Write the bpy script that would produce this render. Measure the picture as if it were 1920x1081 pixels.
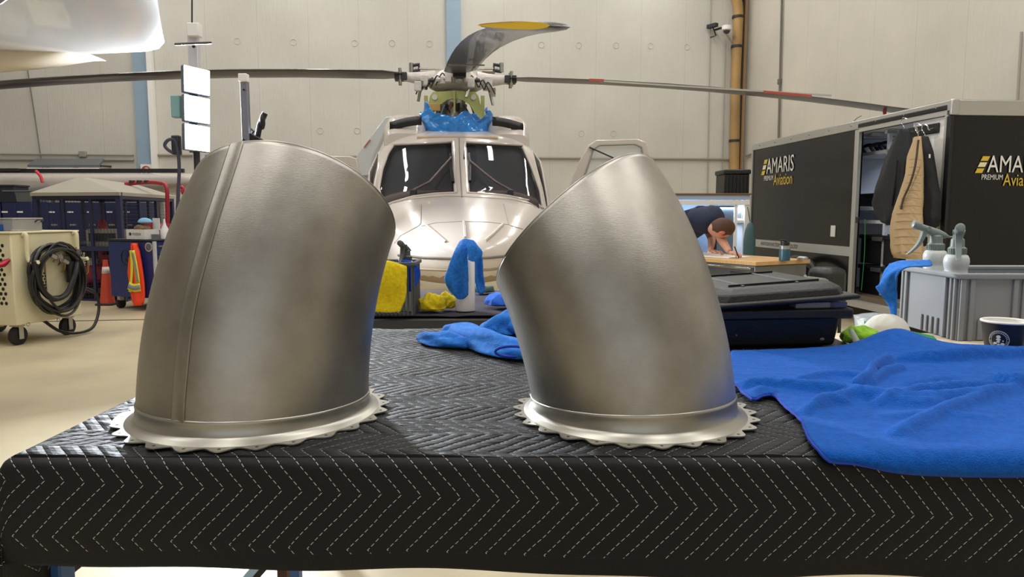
import bpy, bmesh, math, random
import numpy as np
from mathutils import Vector, Matrix
from mathutils.bvhtree import BVHTree
random.seed(7); rng=np.random.default_rng(7)
for o in list(bpy.data.objects): bpy.data.objects.remove(o)
S=bpy.context.scene; COL=S.collection
# ---------------------------------------------------------------- camera
F=1350.0; PIT=math.atan(140.5/1350); CP,SP=math.cos(PIT),math.sin(PIT); CZ=1.3
cd=bpy.data.cameras.new('camera'); cd.sensor_width=36; cd.lens=F/1920*36; cd.clip_start=.05; cd.clip_end=200
cam=bpy.data.objects.new('camera',cd); COL.objects.link(cam)
cam.location=(0,0,CZ); cam.rotation_euler=(math.pi/2-PIT,0,0); S.camera=cam
# ---------------------------------------------------------------- world, exposure, lamps
S.view_settings.view_transform='Standard'; S.view_settings.look='None'; S.view_settings.gamma=1
S.view_settings.use_curve_mapping=False; S.view_settings.exposure=0.0
w=bpy.data.worlds.new('world'); S.world=w; w.use_nodes=True
bg=w.node_tree.nodes['Background']; bg.inputs[0].default_value=(.97,.985,1.0,1); bg.inputs[1].default_value=.72
HY=math.radians(8)
def hg(x,y,z=0):  # hangar frame -> world
    return Vector((x*math.cos(HY)-y*math.sin(HY), x*math.sin(HY)+y*math.cos(HY), z))
LIGHT_ROWS=[(-6.5,),(-2.2,),(2.2,),(6.3,)]
CEIL=9.2
lampspots=[(r[0],y) for r in LIGHT_ROWS for y in (-2.0,3.0,8.0,13.0,17.5)]
LAMP_W=120
for i,(x,y) in enumerate(lampspots):
    l=bpy.data.lights.new('hall_lamp','AREA'); l.shape='RECTANGLE'; l.size=.3; l.size_y=3.6; l.energy=LAMP_W; l.color=(1,.975,.93)
    o=bpy.data.objects.new('hall_lamp',l); COL.objects.link(o); o.location=hg(x,y,CEIL-.29); o.rotation_euler=(0,0,HY)
# ---------------------------------------------------------------- helpers
def ray(px,py):
    a=(px-960)/F; b=(540.5-py)/F
    return Vector((a,CP+b*SP,-SP+b*CP))
def P(px,py,D):
    r=ray(px,py); return Vector((0,0,CZ))+r*(D/r.y)
def PZ(px,py,z):
    r=ray(px,py); return Vector((0,0,CZ))+r*((z-CZ)/r.z)
def proj(p):
    x,y,z=p[0],p[1],p[2]-CZ
    d=y*CP-z*SP; u=y*SP+z*CP
    return 960+F*x/d, 540.5-F*u/d
def lin(c):
    if isinstance(c,str): c=[int(c[i:i+2],16)/255 for i in (0,2,4)]
    return tuple(v/12.92 if v<=.04045 else ((v+.055)/1.055)**2.4 for v in c)+(1,)
MATS={}
def M(name,col=None,rough=.5,metal=0,bump=0,bscale=60,var=0,vscale=4,spec=.5,emit=0,alpha=1,sheen=0,coat=0,stretch=None,col2=None,trans=0):
    if name in MATS: return MATS[name]
    m=bpy.data.materials.new(name); m.use_nodes=True; nt=m.node_tree; b=nt.nodes['Principled BSDF']
    c=lin(col); b.inputs['Base Color'].default_value=c; b.inputs['Roughness'].default_value=rough; b.inputs['Metallic'].default_value=metal
    b.inputs['Specular IOR Level'].default_value=spec; b.inputs['Coat Weight'].default_value=coat; b.inputs['Coat Roughness'].default_value=.04
    b.inputs['Sheen Weight'].default_value=sheen; b.inputs['Alpha'].default_value=alpha; b.inputs['Transmission Weight'].default_value=trans
    if emit: b.inputs['Emission Color'].default_value=c; b.inputs['Emission Strength'].default_value=emit
    tc=nt.nodes.new('ShaderNodeTexCoord'); mp=nt.nodes.new('ShaderNodeMapping'); nt.links.new(tc.outputs['Object'],mp.inputs[0])
    if stretch: mp.inputs['Scale'].default_value=stretch
    if var:
        n=nt.nodes.new('ShaderNodeTexNoise'); n.inputs['Scale'].default_value=vscale; n.inputs['Detail'].default_value=5; nt.links.new(mp.outputs[0],n.inputs['Vector'])
        r=nt.nodes.new('ShaderNodeValToRGB'); r.color_ramp.elements[0].position=.3; r.color_ramp.elements[1].position=.7
        c2=lin(col2) if col2 else tuple(v*(1-var) for v in c[:3])+(1,)
        r.color_ramp.elements[0].color=c2; r.color_ramp.elements[1].color=c
        nt.links.new(n.outputs[0],r.inputs[0]); nt.links.new(r.outputs[0],b.inputs['Base Color'])
    if bump:
        n=nt.nodes.new('ShaderNodeTexNoise'); n.inputs['Scale'].default_value=bscale; n.inputs['Detail'].default_value=4; nt.links.new(mp.outputs[0],n.inputs['Vector'])
        bp=nt.nodes.new('ShaderNodeBump'); bp.inputs['Strength'].default_value=bump; bp.inputs['Distance'].default_value=.01
        nt.links.new(n.outputs[0],bp.inputs['Height']); nt.links.new(bp.outputs[0],b.inputs['Normal'])
    MATS[name]=m; return m
def rotz(v,a): return Vector((v[0]*math.cos(a)-v[1]*math.sin(a),v[0]*math.sin(a)+v[1]*math.cos(a),v[2]))
def winv(o):
    m=Matrix.Identity(4)
    ch=[]
    while o: ch.append(o); o=o.parent
    for q in reversed(ch): m=m@q.matrix_basis
    return m.inverted()
class MB:
    def __init__(s): s.v=[]; s.f=[]; s.m=[]
    def add(s,vs,fs,mi=0):
        k=len(s.v); s.v+= [Vector(p) for p in vs]; s.f+=[tuple(i+k for i in f) for f in fs]; s.m+=[mi]*len(fs); return s
    def box(s,c,d,rz=0,mi=0,rot=None):
        x,y,z=[q/2 for q in d]; vs=[]
        for a in (-1,1):
            for b in (-1,1):
                for e in (-1,1):
                    p=Vector((a*x,b*y,e*z)); p=(rot@p) if rot else rotz(p,rz); vs.append(Vector(c)+p)
        return s.add(vs,[(0,1,3,2),(4,6,7,5),(0,4,5,1),(2,3,7,6),(0,2,6,4),(1,5,7,3)],mi)
    def hexa(s,p,mi=0):  # 8 pts: bottom 4 ccw, top 4
        return s.add(p,[(0,3,2,1),(4,5,6,7),(0,1,5,4),(1,2,6,5),(2,3,7,6),(3,0,4,7)],mi)
    def bar(s,a,b,w,h=None,mi=0,up=(0,0,1)):
        a,b=Vector(a),Vector(b); d=(b-a); L=d.length; d.normalize(); h=h or w
        u=Vector(up)
        if abs(d.dot(u))>.95: u=Vector((0,1,0))
        x=d.cross(u).normalized(); z=x.cross(d)
        ps=[a+x*i*w/2+z*j*h/2 for i,j in ((-1,-1),(1,-1),(1,1),(-1,1))]+[b+x*i*w/2+z*j*h/2 for i,j in ((-1,-1),(1,-1),(1,1),(-1,1))]
        return s.add(ps,[(0,3,2,1),(4,5,6,7),(0,1,5,4),(1,2,6,5),(2,3,7,6),(3,0,4,7)],mi)
    def tube(s,pts,r,n=10,closed=False,mi=0,cap=True):
        pts=[Vector(p) for p in pts]; N=len(pts); rs=r if isinstance(r,(list,tuple)) else [r]*N
        vs=[]; nrm=None
        for i,p in enumerate(pts):
            if closed: t=pts[(i+1)%N]-pts[i-1]
            else: t=pts[min(i+1,N-1)]-pts[max(i-1,0)]
            t.normalize()
            if nrm is None:
                nrm=t.cross(Vector((0,0,1)));
                if nrm.length<.1: nrm=t.cross(Vector((1,0,0)))
            nrm=(nrm-t*nrm.dot(t)).normalized(); bn=t.cross(nrm)
            for k in range(n):
                a=2*math.pi*k/n; vs.append(p+(nrm*math.cos(a)+bn*math.sin(a))*rs[i])
        fs=[]
        for i in range(N if closed else N-1):
            for k in range(n):
                j=(i+1)%N; fs.append((i*n+k,i*n+(k+1)%n,j*n+(k+1)%n,j*n+k))
        if cap and not closed: fs+= [tuple(range(n))[::-1],tuple((N-1)*n+k for k in range(n))]
        return s.add(vs,fs,mi)
    def cyl(s,a,b,r,r2=None,n=20,mi=0): return s.tube([a,b],[r,r if r2 is None else r2],n,mi=mi)
    def lathe(s,prof,o=(0,0,0),n=32,mi=0,axis='z',cap=True):
        vs=[]; o=Vector(o)
        for r,h in prof:
            for k in range(n):
                a=2*math.pi*k/n; c,sn=r*math.cos(a),r*math.sin(a)
                vs.append(o+(Vector((c,sn,h)) if axis=='z' else Vector((c,h,sn)) if axis=='y' else Vector((h,c,sn))))
        fs=[]
        for i in range(len(prof)-1):
            for k in range(n): fs.append((i*n+k,i*n+(k+1)%n,(i+1)*n+(k+1)%n,(i+1)*n+k))
        if cap: fs+=[tuple(range(n))[::-1],tuple((len(prof)-1)*n+k for k in range(n))]
        return s.add(vs,fs,mi)
    def loft(s,rings,closed=True,cap=False,mi=0):
        n=len(rings[0]); vs=[p for r in rings for p in r]; fs=[]
        for i in range(len(rings)-1):
            for k in range(n if closed else n-1): fs.append((i*n+k,i*n+(k+1)%n,(i+1)*n+(k+1)%n,(i+1)*n+k))
        if cap: fs+=[tuple(range(n))[::-1],tuple((len(rings)-1)*n+k for k in range(n))]
        return s.add(vs,fs,mi)
    def ball(s,c,r,n=16,mi=0,rot=None):
        r=(r,r,r) if not isinstance(r,(tuple,list)) else r; pr=[]
        vs=[];m=n//2
        for i in range(m+1):
            a=math.pi*i/m
            for k in range(n):
                b=2*math.pi*k/n; p=Vector((r[0]*math.sin(a)*math.cos(b),r[1]*math.sin(a)*math.sin(b),-r[2]*math.cos(a)))
                vs.append(Vector(c)+(rot@p if rot else p))
        fs=[(i*n+k,i*n+(k+1)%n,(i+1)*n+(k+1)%n,(i+1)*n+k) for i in range(m) for k in range(n)]
        return s.add(vs,fs,mi)
    def prism(s,pts,d,mi=0):  # polygon pts extruded by vector d
        d=Vector(d); n=len(pts); pts=[Vector(p) for p in pts]
        return s.add(pts+[p+d for p in pts],[tuple(range(n)),tuple(range(2*n-1,n-1,-1))]+[(k,k+n,(k+1)%n+n,(k+1)%n) for k in range(n)],mi)
    def ringframe(s,outer,inner,d,mi=0):
        d=Vector(d); n=len(outer); o=[Vector(p) for p in outer]; i=[Vector(p) for p in inner]
        vs=o+i+[p+d for p in o]+[p+d for p in i]; fs=[]
        for k in range(n):
            j=(k+1)%n
            fs+=[(k,j,n+j,n+k),(2*n+k,3*n+k,3*n+j,2*n+j),(k,2*n+k,2*n+j,j),(n+k,n+j,3*n+j,3*n+k)]
        return s.add(vs,fs,mi)
    def build(s,name,mat,parent=None,local=False,smooth=True,bevel=0,sub=0,solid=0,ang=35,merge=True):
        vs=s.v
        if parent and not local:
            im=winv(parent); vs=[im@v for v in s.v]
        me=bpy.data.meshes.new(name); me.from_pydata([tuple(v) for v in vs],[],s.f)
        for mm in (mat if isinstance(mat,(list,tuple)) else [mat]): me.materials.append(mm)
        for p,i in zip(me.polygons,s.m): p.material_index=i
        bm=bmesh.new(); bm.from_mesh(me)
        if merge: bmesh.ops.remove_doubles(bm,verts=bm.verts,dist=1e-5)
        bmesh.ops.recalc_face_normals(bm,faces=bm.faces); bm.to_mesh(me); bm.free()
        if smooth: me.shade_smooth(); me.set_sharp_from_angle(angle=math.radians(ang))
        o=bpy.data.objects.new(name,me); COL.objects.link(o)
        if parent: o.parent=parent
        if bevel:
            b=o.modifiers.new('bevel','BEVEL'); b.width=bevel; b.segments=2; b.limit_method='ANGLE'; b.harden_normals=False
        if solid:
            b=o.modifiers.new('solid','SOLIDIFY'); b.thickness=solid; b.offset=-1
        if sub:
            b=o.modifiers.new('sub','SUBSURF'); b.levels=sub; b.render_levels=sub
        return o
def thing(name,label,cat,loc=(0,0,0),rz=0,group=None):
    o=bpy.data.objects.new(name,None); COL.objects.link(o); o.empty_display_size=.1
    o.matrix_basis=Matrix.Translation(Vector(loc))@Matrix.Rotation(rz,4,'Z')
    o['label']=label; o['category']=cat
    if group: o['group']=group
    return o
def tag(o,label,cat,group=None):
    o['label']=label; o['category']=cat
    if group: o['group']=group
    return o
def struct(o): o['kind']='structure'; return o
def lab(o,l): o['label']=l; return o
def text(body,mat,parent,org,xd,zd,width,height=None,name='lettering',ext=.0015,shear=0,align='LEFT'):
    c=bpy.data.curves.new('t','FONT'); c.body=body; c.size=1; c.extrude=0; c.shear=shear; c.align_x=align; c.resolution_u=3
    t=bpy.data.objects.new('t',c); COL.objects.link(t); dg=bpy.context.evaluated_depsgraph_get(); me=bpy.data.meshes.new_from_object(t.evaluated_get(dg))
    bpy.data.objects.remove(t)
    xs=[v.co.x for v in me.vertices]; ys=[v.co.y for v in me.vertices]; w0=max(xs)-min(xs); h0=max(ys)-min(ys)
    sx=width/w0; sy=(height/h0) if height else sx
    xd,zd=Vector(xd).normalized(),Vector(zd).normalized(); n=xd.cross(zd)
    im=winv(parent) if parent else Matrix.Identity(4)
    x0=min(xs) if align=='LEFT' else 0
    for v in me.vertices: v.co=im@(Vector(org)+xd*((v.co.x-x0)*sx)+zd*((v.co.y-min(ys))*sy)+n*ext)
    me.materials.clear(); me.materials.append(mat); me.name=name
    o=bpy.data.objects.new(name,me); COL.objects.link(o); o.parent=parent; return o
def smoothpts(pts,n=6,closed=False):
    pts=[Vector(p) for p in pts]; N=len(pts); out=[]
    rngi=range(N if closed else N-1)
    for i in rngi:
        g=(lambda k: pts[k%N]) if closed else (lambda k: pts[max(0,min(N-1,k))])
        a,b,c,d=g(i-1),g(i),g(i+1),g(i+2)
        for j in range(n):
            t=j/n; out.append(.5*((2*b)+(c-a)*t+(2*a-5*b+4*c-d)*t*t+(-a+3*b-3*c+d)*t**3))
    if not closed: out.append(pts[-1])
    return out
# ---------------------------------------------------------------- materials
white=M('white_paint','e8e6e1',.45); cream=M('cream_enamel','dcd3b0',.45,var=.08,vscale=5)
black=M('black_plastic','0e0f12',.42,bump=.15,bscale=200); rubber=M('black_rubber','141415',.6)
steel=M('bare_steel','a9a9a6',.35,metal=.9); chrome=M('chrome','d8d8d8',.12,metal=1); alu=M('aluminium','c4c4c0',.38,metal=.85)
navy=M('navy_enamel','1a2550',.4); dark=M('dark_grey','26262a',.5)
redp=M('red_enamel','a02233',.4); gold=M('gold_letters','d8b83a',.5); letw=M('white_letters','e6e4df',.5)
# ================================================================ SETTING
def wallmat(name,col,axis):
    m=bpy.data.materials.new(name); m.use_nodes=True; nt=m.node_tree; b=nt.nodes['Principled BSDF']; N=nt.nodes.new; L=nt.links.new
    b.inputs['Roughness'].default_value=.55; b.inputs['Specular IOR Level'].default_value=.3
    tc=N('ShaderNodeTexCoord'); sp=N('ShaderNodeSeparateXYZ'); L(tc.outputs['Object'],sp.inputs[0])
    n=N('ShaderNodeTexNoise'); n.inputs['Scale'].default_value=.6; n.inputs['Detail'].default_value=6; L(tc.outputs['Object'],n.inputs[0])
    r=N('ShaderNodeValToRGB'); c=lin(col); r.color_ramp.elements[0].color=tuple(v*.9 for v in c[:3])+(1,); r.color_ramp.elements[1].color=c
    r.color_ramp.elements[0].position=.35; r.color_ramp.elements[1].position=.65; L(n.outputs[0],r.inputs[0])
    def math_(op,a,bv=None):
        q=N('ShaderNodeMath'); q.operation=op
        if hasattr(a,'node'): L(a,q.inputs[0])
        else: q.inputs[0].default_value=a
        if bv is not None:
            if hasattr(bv,'node'): L(bv,q.inputs[1])
            else: q.inputs[1].default_value=bv
        return q.outputs[0]
    x=sp.outputs[axis]
    fr=math_('FRACT',math_('DIVIDE',x,1.22)); seam=math_('LESS_THAN',fr,.006)
    n2=N('ShaderNodeTexNoise'); n2.inputs['Scale'].default_value=9; mp=N('ShaderNodeMapping'); mp.inputs['Scale'].default_value=(6,6,.25); L(tc.outputs['Object'],mp.inputs[0]); L(mp.outputs[0],n2.inputs[0])
    mx=N('ShaderNodeMix'); mx.data_type='RGBA'; L(math_('MULTIPLY',seam,.35),mx.inputs[0]); L(r.outputs[0],mx.inputs[6]); mx.inputs[7].default_value=lin('6f6c66')
    mx2=N('ShaderNodeMix'); mx2.data_type='RGBA'; mx2.blend_type='MULTIPLY'; mx2.inputs[0].default_value=.12; L(mx.outputs[2],mx2.inputs[6]); L(n2.outputs[0],mx2.inputs[7])
    L(mx2.outputs[2],b.inputs['Base Color'])
    bp=N('ShaderNodeBump'); bp.inputs['Strength'].default_value=.25; bp.inputs['Distance'].default_value=.02; L(n2.outputs[0],bp.inputs['Height']); L(bp.outputs[0],b.inputs['Normal'])
    return m
wmB=wallmat('wall_panel_paint','cfccc4','X'); wmR=wallmat('side_wall_panel_paint','cdc8bd','Y')
WB=20.7   # back wall distance (hangar frame)
CORN=P(1393,297,20.0)
cx=CORN.x*math.cos(HY)+CORN.y*math.sin(HY); WB=-CORN.x*math.sin(HY)+CORN.y*math.cos(HY)
HR=thing('t','t','t'); bpy.data.objects.remove(HR)
def hbox(name,mat,x0,x1,y0,y1,z0,z1,bevel=0):
    mb=MB().box(((x0+x1)/2,(y0+y1)/2,(z0+z1)/2),(x1-x0,y1-y0,z1-z0))
    o=mb.build(name,mat,smooth=False,bevel=bevel); o.rotation_euler=(0,0,HY); return o
def hangwall_pt(px,py):  # point on back wall
    r=ray(px,py); n=hg(0,1); t=(WB)/(r.dot(n)); return Vector((0,0,CZ))+r*t
def sidewall_pt(px,py):
    r=ray(px,py); n=hg(1,0); t=(cx)/(r.dot(n)); return Vector((0,0,CZ))+r*t
floor_m=M('sealed_concrete','c6b998',.45,bump=.05,bscale=6,var=.2,vscale=1.1,col2='ab9e84')
struct(hbox('floor',floor_m,-16,cx+.3,-9,WB+.3,-.2,0))
struct(hbox('wall_back',wmB,-16,cx+.3,WB,WB+.3,0,CEIL))
struct(hbox('wall_right',wmR,cx,cx+.3,-9,WB,0,CEIL))
struct(hbox('wall_left',wmR,-16.3,-16,-9,WB,0,CEIL))
fw_m=wallmat('front_wall_panel_paint','bdb9b0','X')
for x0,x1,z0,z1 in ((-16.3,-7.5,0,CEIL),(2.6,cx+.3,0,CEIL),(-7.5,2.6,6.2,CEIL)): struct(hbox('wall_front_unseen',fw_m,x0,x1,-9.3,-9,z0,z1))  # unseen wall, opening added to shape the daylight and the duct reflections
struct(hbox('ceiling',M('ceiling_deck','b9b7b0',.7),-16.3,cx+.3,-9,WB+.3,CEIL,CEIL+.2))
j=struct(hbox('trim_1',M('floor_joint','55503f',.8),-15.9,cx-.1,9.3,9.36,-.01,.003))
for i,(x,y) in enumerate(lampspots):
    p=hg(x,y,CEIL)
    t=thing('ceiling_light','long white strip light fixture under the hangar ceiling','ceiling light',p,HY,'strip lights under the hangar ceiling')
    MB().add([(-.25,-1.9,-.25),(.25,-1.9,-.25),(.25,1.9,-.25),(-.25,1.9,-.25),(-.17,-1.88,0),(.17,-1.88,0),(.17,1.88,0),(-.17,1.88,0)],[(4,5,6,7),(0,1,5,4),(1,2,6,5),(2,3,7,6),(3,0,4,7)]).build('housing',white,t,local=True,smooth=False)
bluep=M('steel_blue_paint','8fa6bb',.5,var=.06)
colg='steel columns on the back wall'
def column(pl,pr,n,cover=True,both=False):
    a=hangwall_pt(pl,200); b=hangwall_pt(pr,200); c=(a+b)/2; wd=(b-a).length; lx=c.x*math.cos(HY)+c.y*math.sin(HY)
    o=struct(hbox('trim_%d'%n,bluep,lx-wd/2,lx+wd/2,WB-.09,WB-.001,0,CEIL-.01))
    return lx,wd
lx,wd=column(255,282,2); struct(hbox('trim_4',white,lx+wd/2+.005,lx+wd/2+.13,WB-.16,WB-.001,0,CEIL-.01))
column(838,865,3)
# panel anchors: shallow rings cast in the wall
mb=MB()
for px,py in [(445,77),(550,79),(665,81),(735,81),(805,82),(1015,84),(1085,85),(1155,85),(1220,86),(1288,88),(600,245),(670,245),(1090,250),(1150,250),(60,75),(180,76)]:
    p=hangwall_pt(px,py); 
    ring=[]
    for k in range(20):
        a=2*math.pi*k/20; q=p+hg(1,0)*math.cos(a)*.075+Vector((0,0,.075*math.sin(a)))-hg(0,1)*.004; ring.append(q)
    mb.tube(ring,.008,5,closed=True)
o=mb.build('trim_5',wmB); struct(o)
# conduits along the back wall
def conduit(name,pts,r,mat,label,cat='pipe',group=None,boxes=()):
    p0=Vector(pts[0]); t=thing(name,label,cat,p0,0,group)
    MB().tube(pts,r,8).build('pipe_run',mat,t)
    for b in boxes:
        MB().box(b[0],b[1],HY).build('junction_box',mat,t,bevel=.01)
    return t
off=-hg(0,1)*.05
pipem=M('galvanised_pipe','a09c94',.5,metal=.3)
conduit('electrical_conduit',[hangwall_pt(-260,287)+off,hangwall_pt(252,291)+off],.02,pipem,'thin upper conduit along the back wall, left of the blue column','conduit',boxes=[(hangwall_pt(157,289)+off,(.16,.08,.14))])
conduit('electrical_conduit',[hangwall_pt(-260,298)+off,hangwall_pt(252,300)+off],.028,pipem,'thicker lower conduit along the back wall, left of the blue column','conduit')
conduit('electrical_conduit',[hangwall_pt(296,291)+off,hangwall_pt(1366,299)+off],.03,M('brown_conduit','8d857a',.6),'long conduit crossing the back wall behind the helicopter','conduit')
so=-hg(1,0)*.05
conduit('electrical_conduit',[sidewall_pt(1402,292)+so,sidewall_pt(1416,287)+so],.03,pipem,'short conduit stub on the side wall beside the black trailer','conduit')
for px,pb,l in ((1329,365,'thin cable conduit left of the security camera, running down the back wall'),(1356,360,'thin cable conduit right below the security camera')):
    conduit('cable_conduit',[hangwall_pt(px+3,-40 if px<1340 else 75)+off,hangwall_pt(px-4,pb)+off],.014,pipem,l,'conduit')
conduit('electrical_conduit',[sidewall_pt(1471,-60)+so,sidewall_pt(1463,268)+so],.028,M('dark_conduit','6b655c',.6),'vertical conduit on the side wall above the trailer','conduit',boxes=[(sidewall_pt(1465,153)+so,(.07,.09,.13))])
conduit('electrical_conduit',[sidewall_pt(1921,60)+so,sidewall_pt(1913,192)+so],.02,pipem,'vertical conduit on the side wall at the right border','conduit')
conduit('loose_cable',[hangwall_pt(52,120)+off,hangwall_pt(66,210)+off,hangwall_pt(82,318)+off],.012,M('cable_grey','6d6a66',.6),'slack grey cable hanging down the back wall at the left','cable')
# downpipe in the corner
t=thing('drain_pipe','tan drain pipe with dark clamps in the back right corner','pipe',hangwall_pt(1370,330)+off*2)
dm=M('aged_tan_pipe','b58f57',.55,var=.35,vscale=1.4,col2='8f744a',stretch=(1,1,.6))
pp=[hangwall_pt(x,y)+off*3.4 for x,y in ((1366,-30),(1378,12),(1378,60),(1374,160),(1371,360))]
MB().tube(smoothpts(pp,5),.13,14).build('pipe',dm,t)
for y,x in ((35,1378),(90,1376),(265,1372)): 
    p=hangwall_pt(x,y)+off*3.4; MB().cyl(p-Vector((0,0,.03)),p+Vector((0,0,.03)),.15).build('clamp',dark,t)
t=thing('corner_post','thin orange brown post with dark edge standing in the hangar corner','post',hangwall_pt(1388,330)+off)
MB().box(hangwall_pt(1386,150)+off*2+Vector((0,0,-1.1)),(.06,.12,CEIL-.1+.6),HY).build('dark_edge',dark,t)
MB().box(hangwall_pt(1390,150)+off*2+Vector((0,0,-1.1)),(.05,.1,CEIL-.1+.6),HY).build('post',M('orange_brown','a5763f',.6),t)
# security camera
t=thing('security_camera','white dome security camera on bracket arms near the corner','camera',hangwall_pt(1350,62)+off)
c=hangwall_pt(1352,62)-hg(0,.35)
MB().tube([hangwall_pt(1339,57)+off,hangwall_pt(1342,58)-hg(0,.3),hangwall_pt(1358,58)-hg(0,.3),hangwall_pt(1358,58)+off],.03,8).build('bracket',dark,t)
MB().lathe([(.05,.12),(.13,.1),(.13,0),(.1,-.02)],c).build('housing',white,t); MB().ball(c-Vector((0,0,.02)),.09).build('dome',M('dome_glass','3a3a40',.1),t)
c=hangwall_pt(1330,52)-hg(0,.2); MB().box(c,(.12,.3,.1),.6).build('side_sensor',dark,t,bevel=.01); MB().tube([c,c+Vector((.1,0,-.25)),c+Vector((-.05,0,-.3))],.02,6).build('cable_tail',dark,t)
# no smoking sign
t=thing('no_smoking_sign','white no smoking sign with red ring on the blue column','sign',hangwall_pt(277,313)-hg(0,.1))
a=hangwall_pt(267,313)-hg(0,.12); b=hangwall_pt(289,330)-hg(0,.12); cc=(a+b)/2; 
MB().box(cc,((b-a).x,.02,.34),HY).build('panel',white,t)
ring=[cc-hg(0,.02)+hg(1,0)*.09*math.cos(k*math.pi/10)+Vector((0,0,.09*math.sin(k*math.pi/10)+.03)) for k in range(20)]
MB().tube(ring,.013,6,closed=True).build('red_ring',M('sign_red','c0392b',.5),t); MB().bar(ring[7]-hg(0,.002),ring[17]-hg(0,.002),.02,.01).build('red_slash',M('sign_red','c',.5),t)
MB().bar(cc-hg(0,.015)+hg(-.06,0)+Vector((0,0,.03)),cc-hg(0,.015)+hg(.06,0)+Vector((0,0,.03)),.01,.02).build('cigarette',black,t)
# wall heater panel
t=thing('wall_lamp_panel','long grey reflector panel mounted low on the back wall','lamp panel',hangwall_pt(145,316)-hg(0,.4))
q=[hangwall_pt(80,303)-hg(0,.3),hangwall_pt(205,303)-hg(0,.3),hangwall_pt(212,317)-hg(0,.8),hangwall_pt(84,317)-hg(0,.8)]
MB().hexa([q[3],q[2],q[1],q[0]]+[p+Vector((0,0,.05)) for p in (q[3],q[2],q[1],q[0])]).build('reflector',M('reflector_grey','63666a',.5),t)
MB().cyl(q[3]-Vector((0,0,.06)),q[2]-Vector((0,0,.06)),.04).build('tube',white,t)
for px in (90,145,208): MB().bar(hangwall_pt(px,312)-hg(0,.02),hangwall_pt(px,314)-hg(0,.6),.04).build('bracket',dark,t)
# ================================================================ FRONT WORKBENCH + QUILTED BLANKET
ZT=1.0; YF=PZ(700,862,ZT).y; XL=-.632; YB=PZ(800,616,ZT).y; XR=1.62
bench=thing('workbench','long front workbench with blue steel legs and worn wooden top','workbench',(0.5,(YF+YB)/2,0))
woodm=M('worn_plywood','c9a878',.55,var=.5,vscale=9,col2='efe6d6',stretch=(1,4,1),bump=.1)
MB().box(((XL+XR)/2+.01,(YF+YB)/2+.01,ZT-.035),(XR-XL-.03,YB-YF-.03,.05)).build('worktop',woodm,bench,bevel=.003)
blu=M('blue_steel','2f5f9c',.4)
for x,y in ((P(104,1060,YF+.1).x,YF+.1),(-.56,YB-.1),(XR-.08,YF+.08),(XR-.08,YB-.1)):
    MB().box((x,y,.47),(.034,.034,.935)).build('leg',blu,bench,bevel=.003)
MB().box(((XL+XR)/2,YF+.1,.9),(XR-XL-.12,.03,.05)).build('apron',M('dark_apron','2b2d33',.5),bench)
# things under the bench seen below the hem
a=P(495,1045,1.15); b=P(430,1120,1.15)
t=thing('metal_brace','shiny blue-white metal strut leaning under the front bench','strut',(b.x,b.y,0)); b2=a+(b-a)*(a.z/(a.z-b.z)); 
MB().bar(a,b2+Vector((0,0,.01)),.02,.012).build('face',M('strut_white','9fc0e8',.2,metal=.6),t); MB().bar(a+Vector((.013,.004,0)),b2+Vector((.013,.004,.01)),.006,.014).build('edge',black,t)
a=P(531,1055,1.3); t=thing('brown_post','slim dark brown post under the front bench','post',(a.x,a.y,0)); MB().box((a.x,a.y,.46),(.018,.018,.92)).build('post',M('dark_brown','4a2c1c',.6),t)
MB().box((a.x,a.y,.006),(.07,.07,.012)).build('foot',M('dark_brown','4a2c1c',.6),t)
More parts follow.
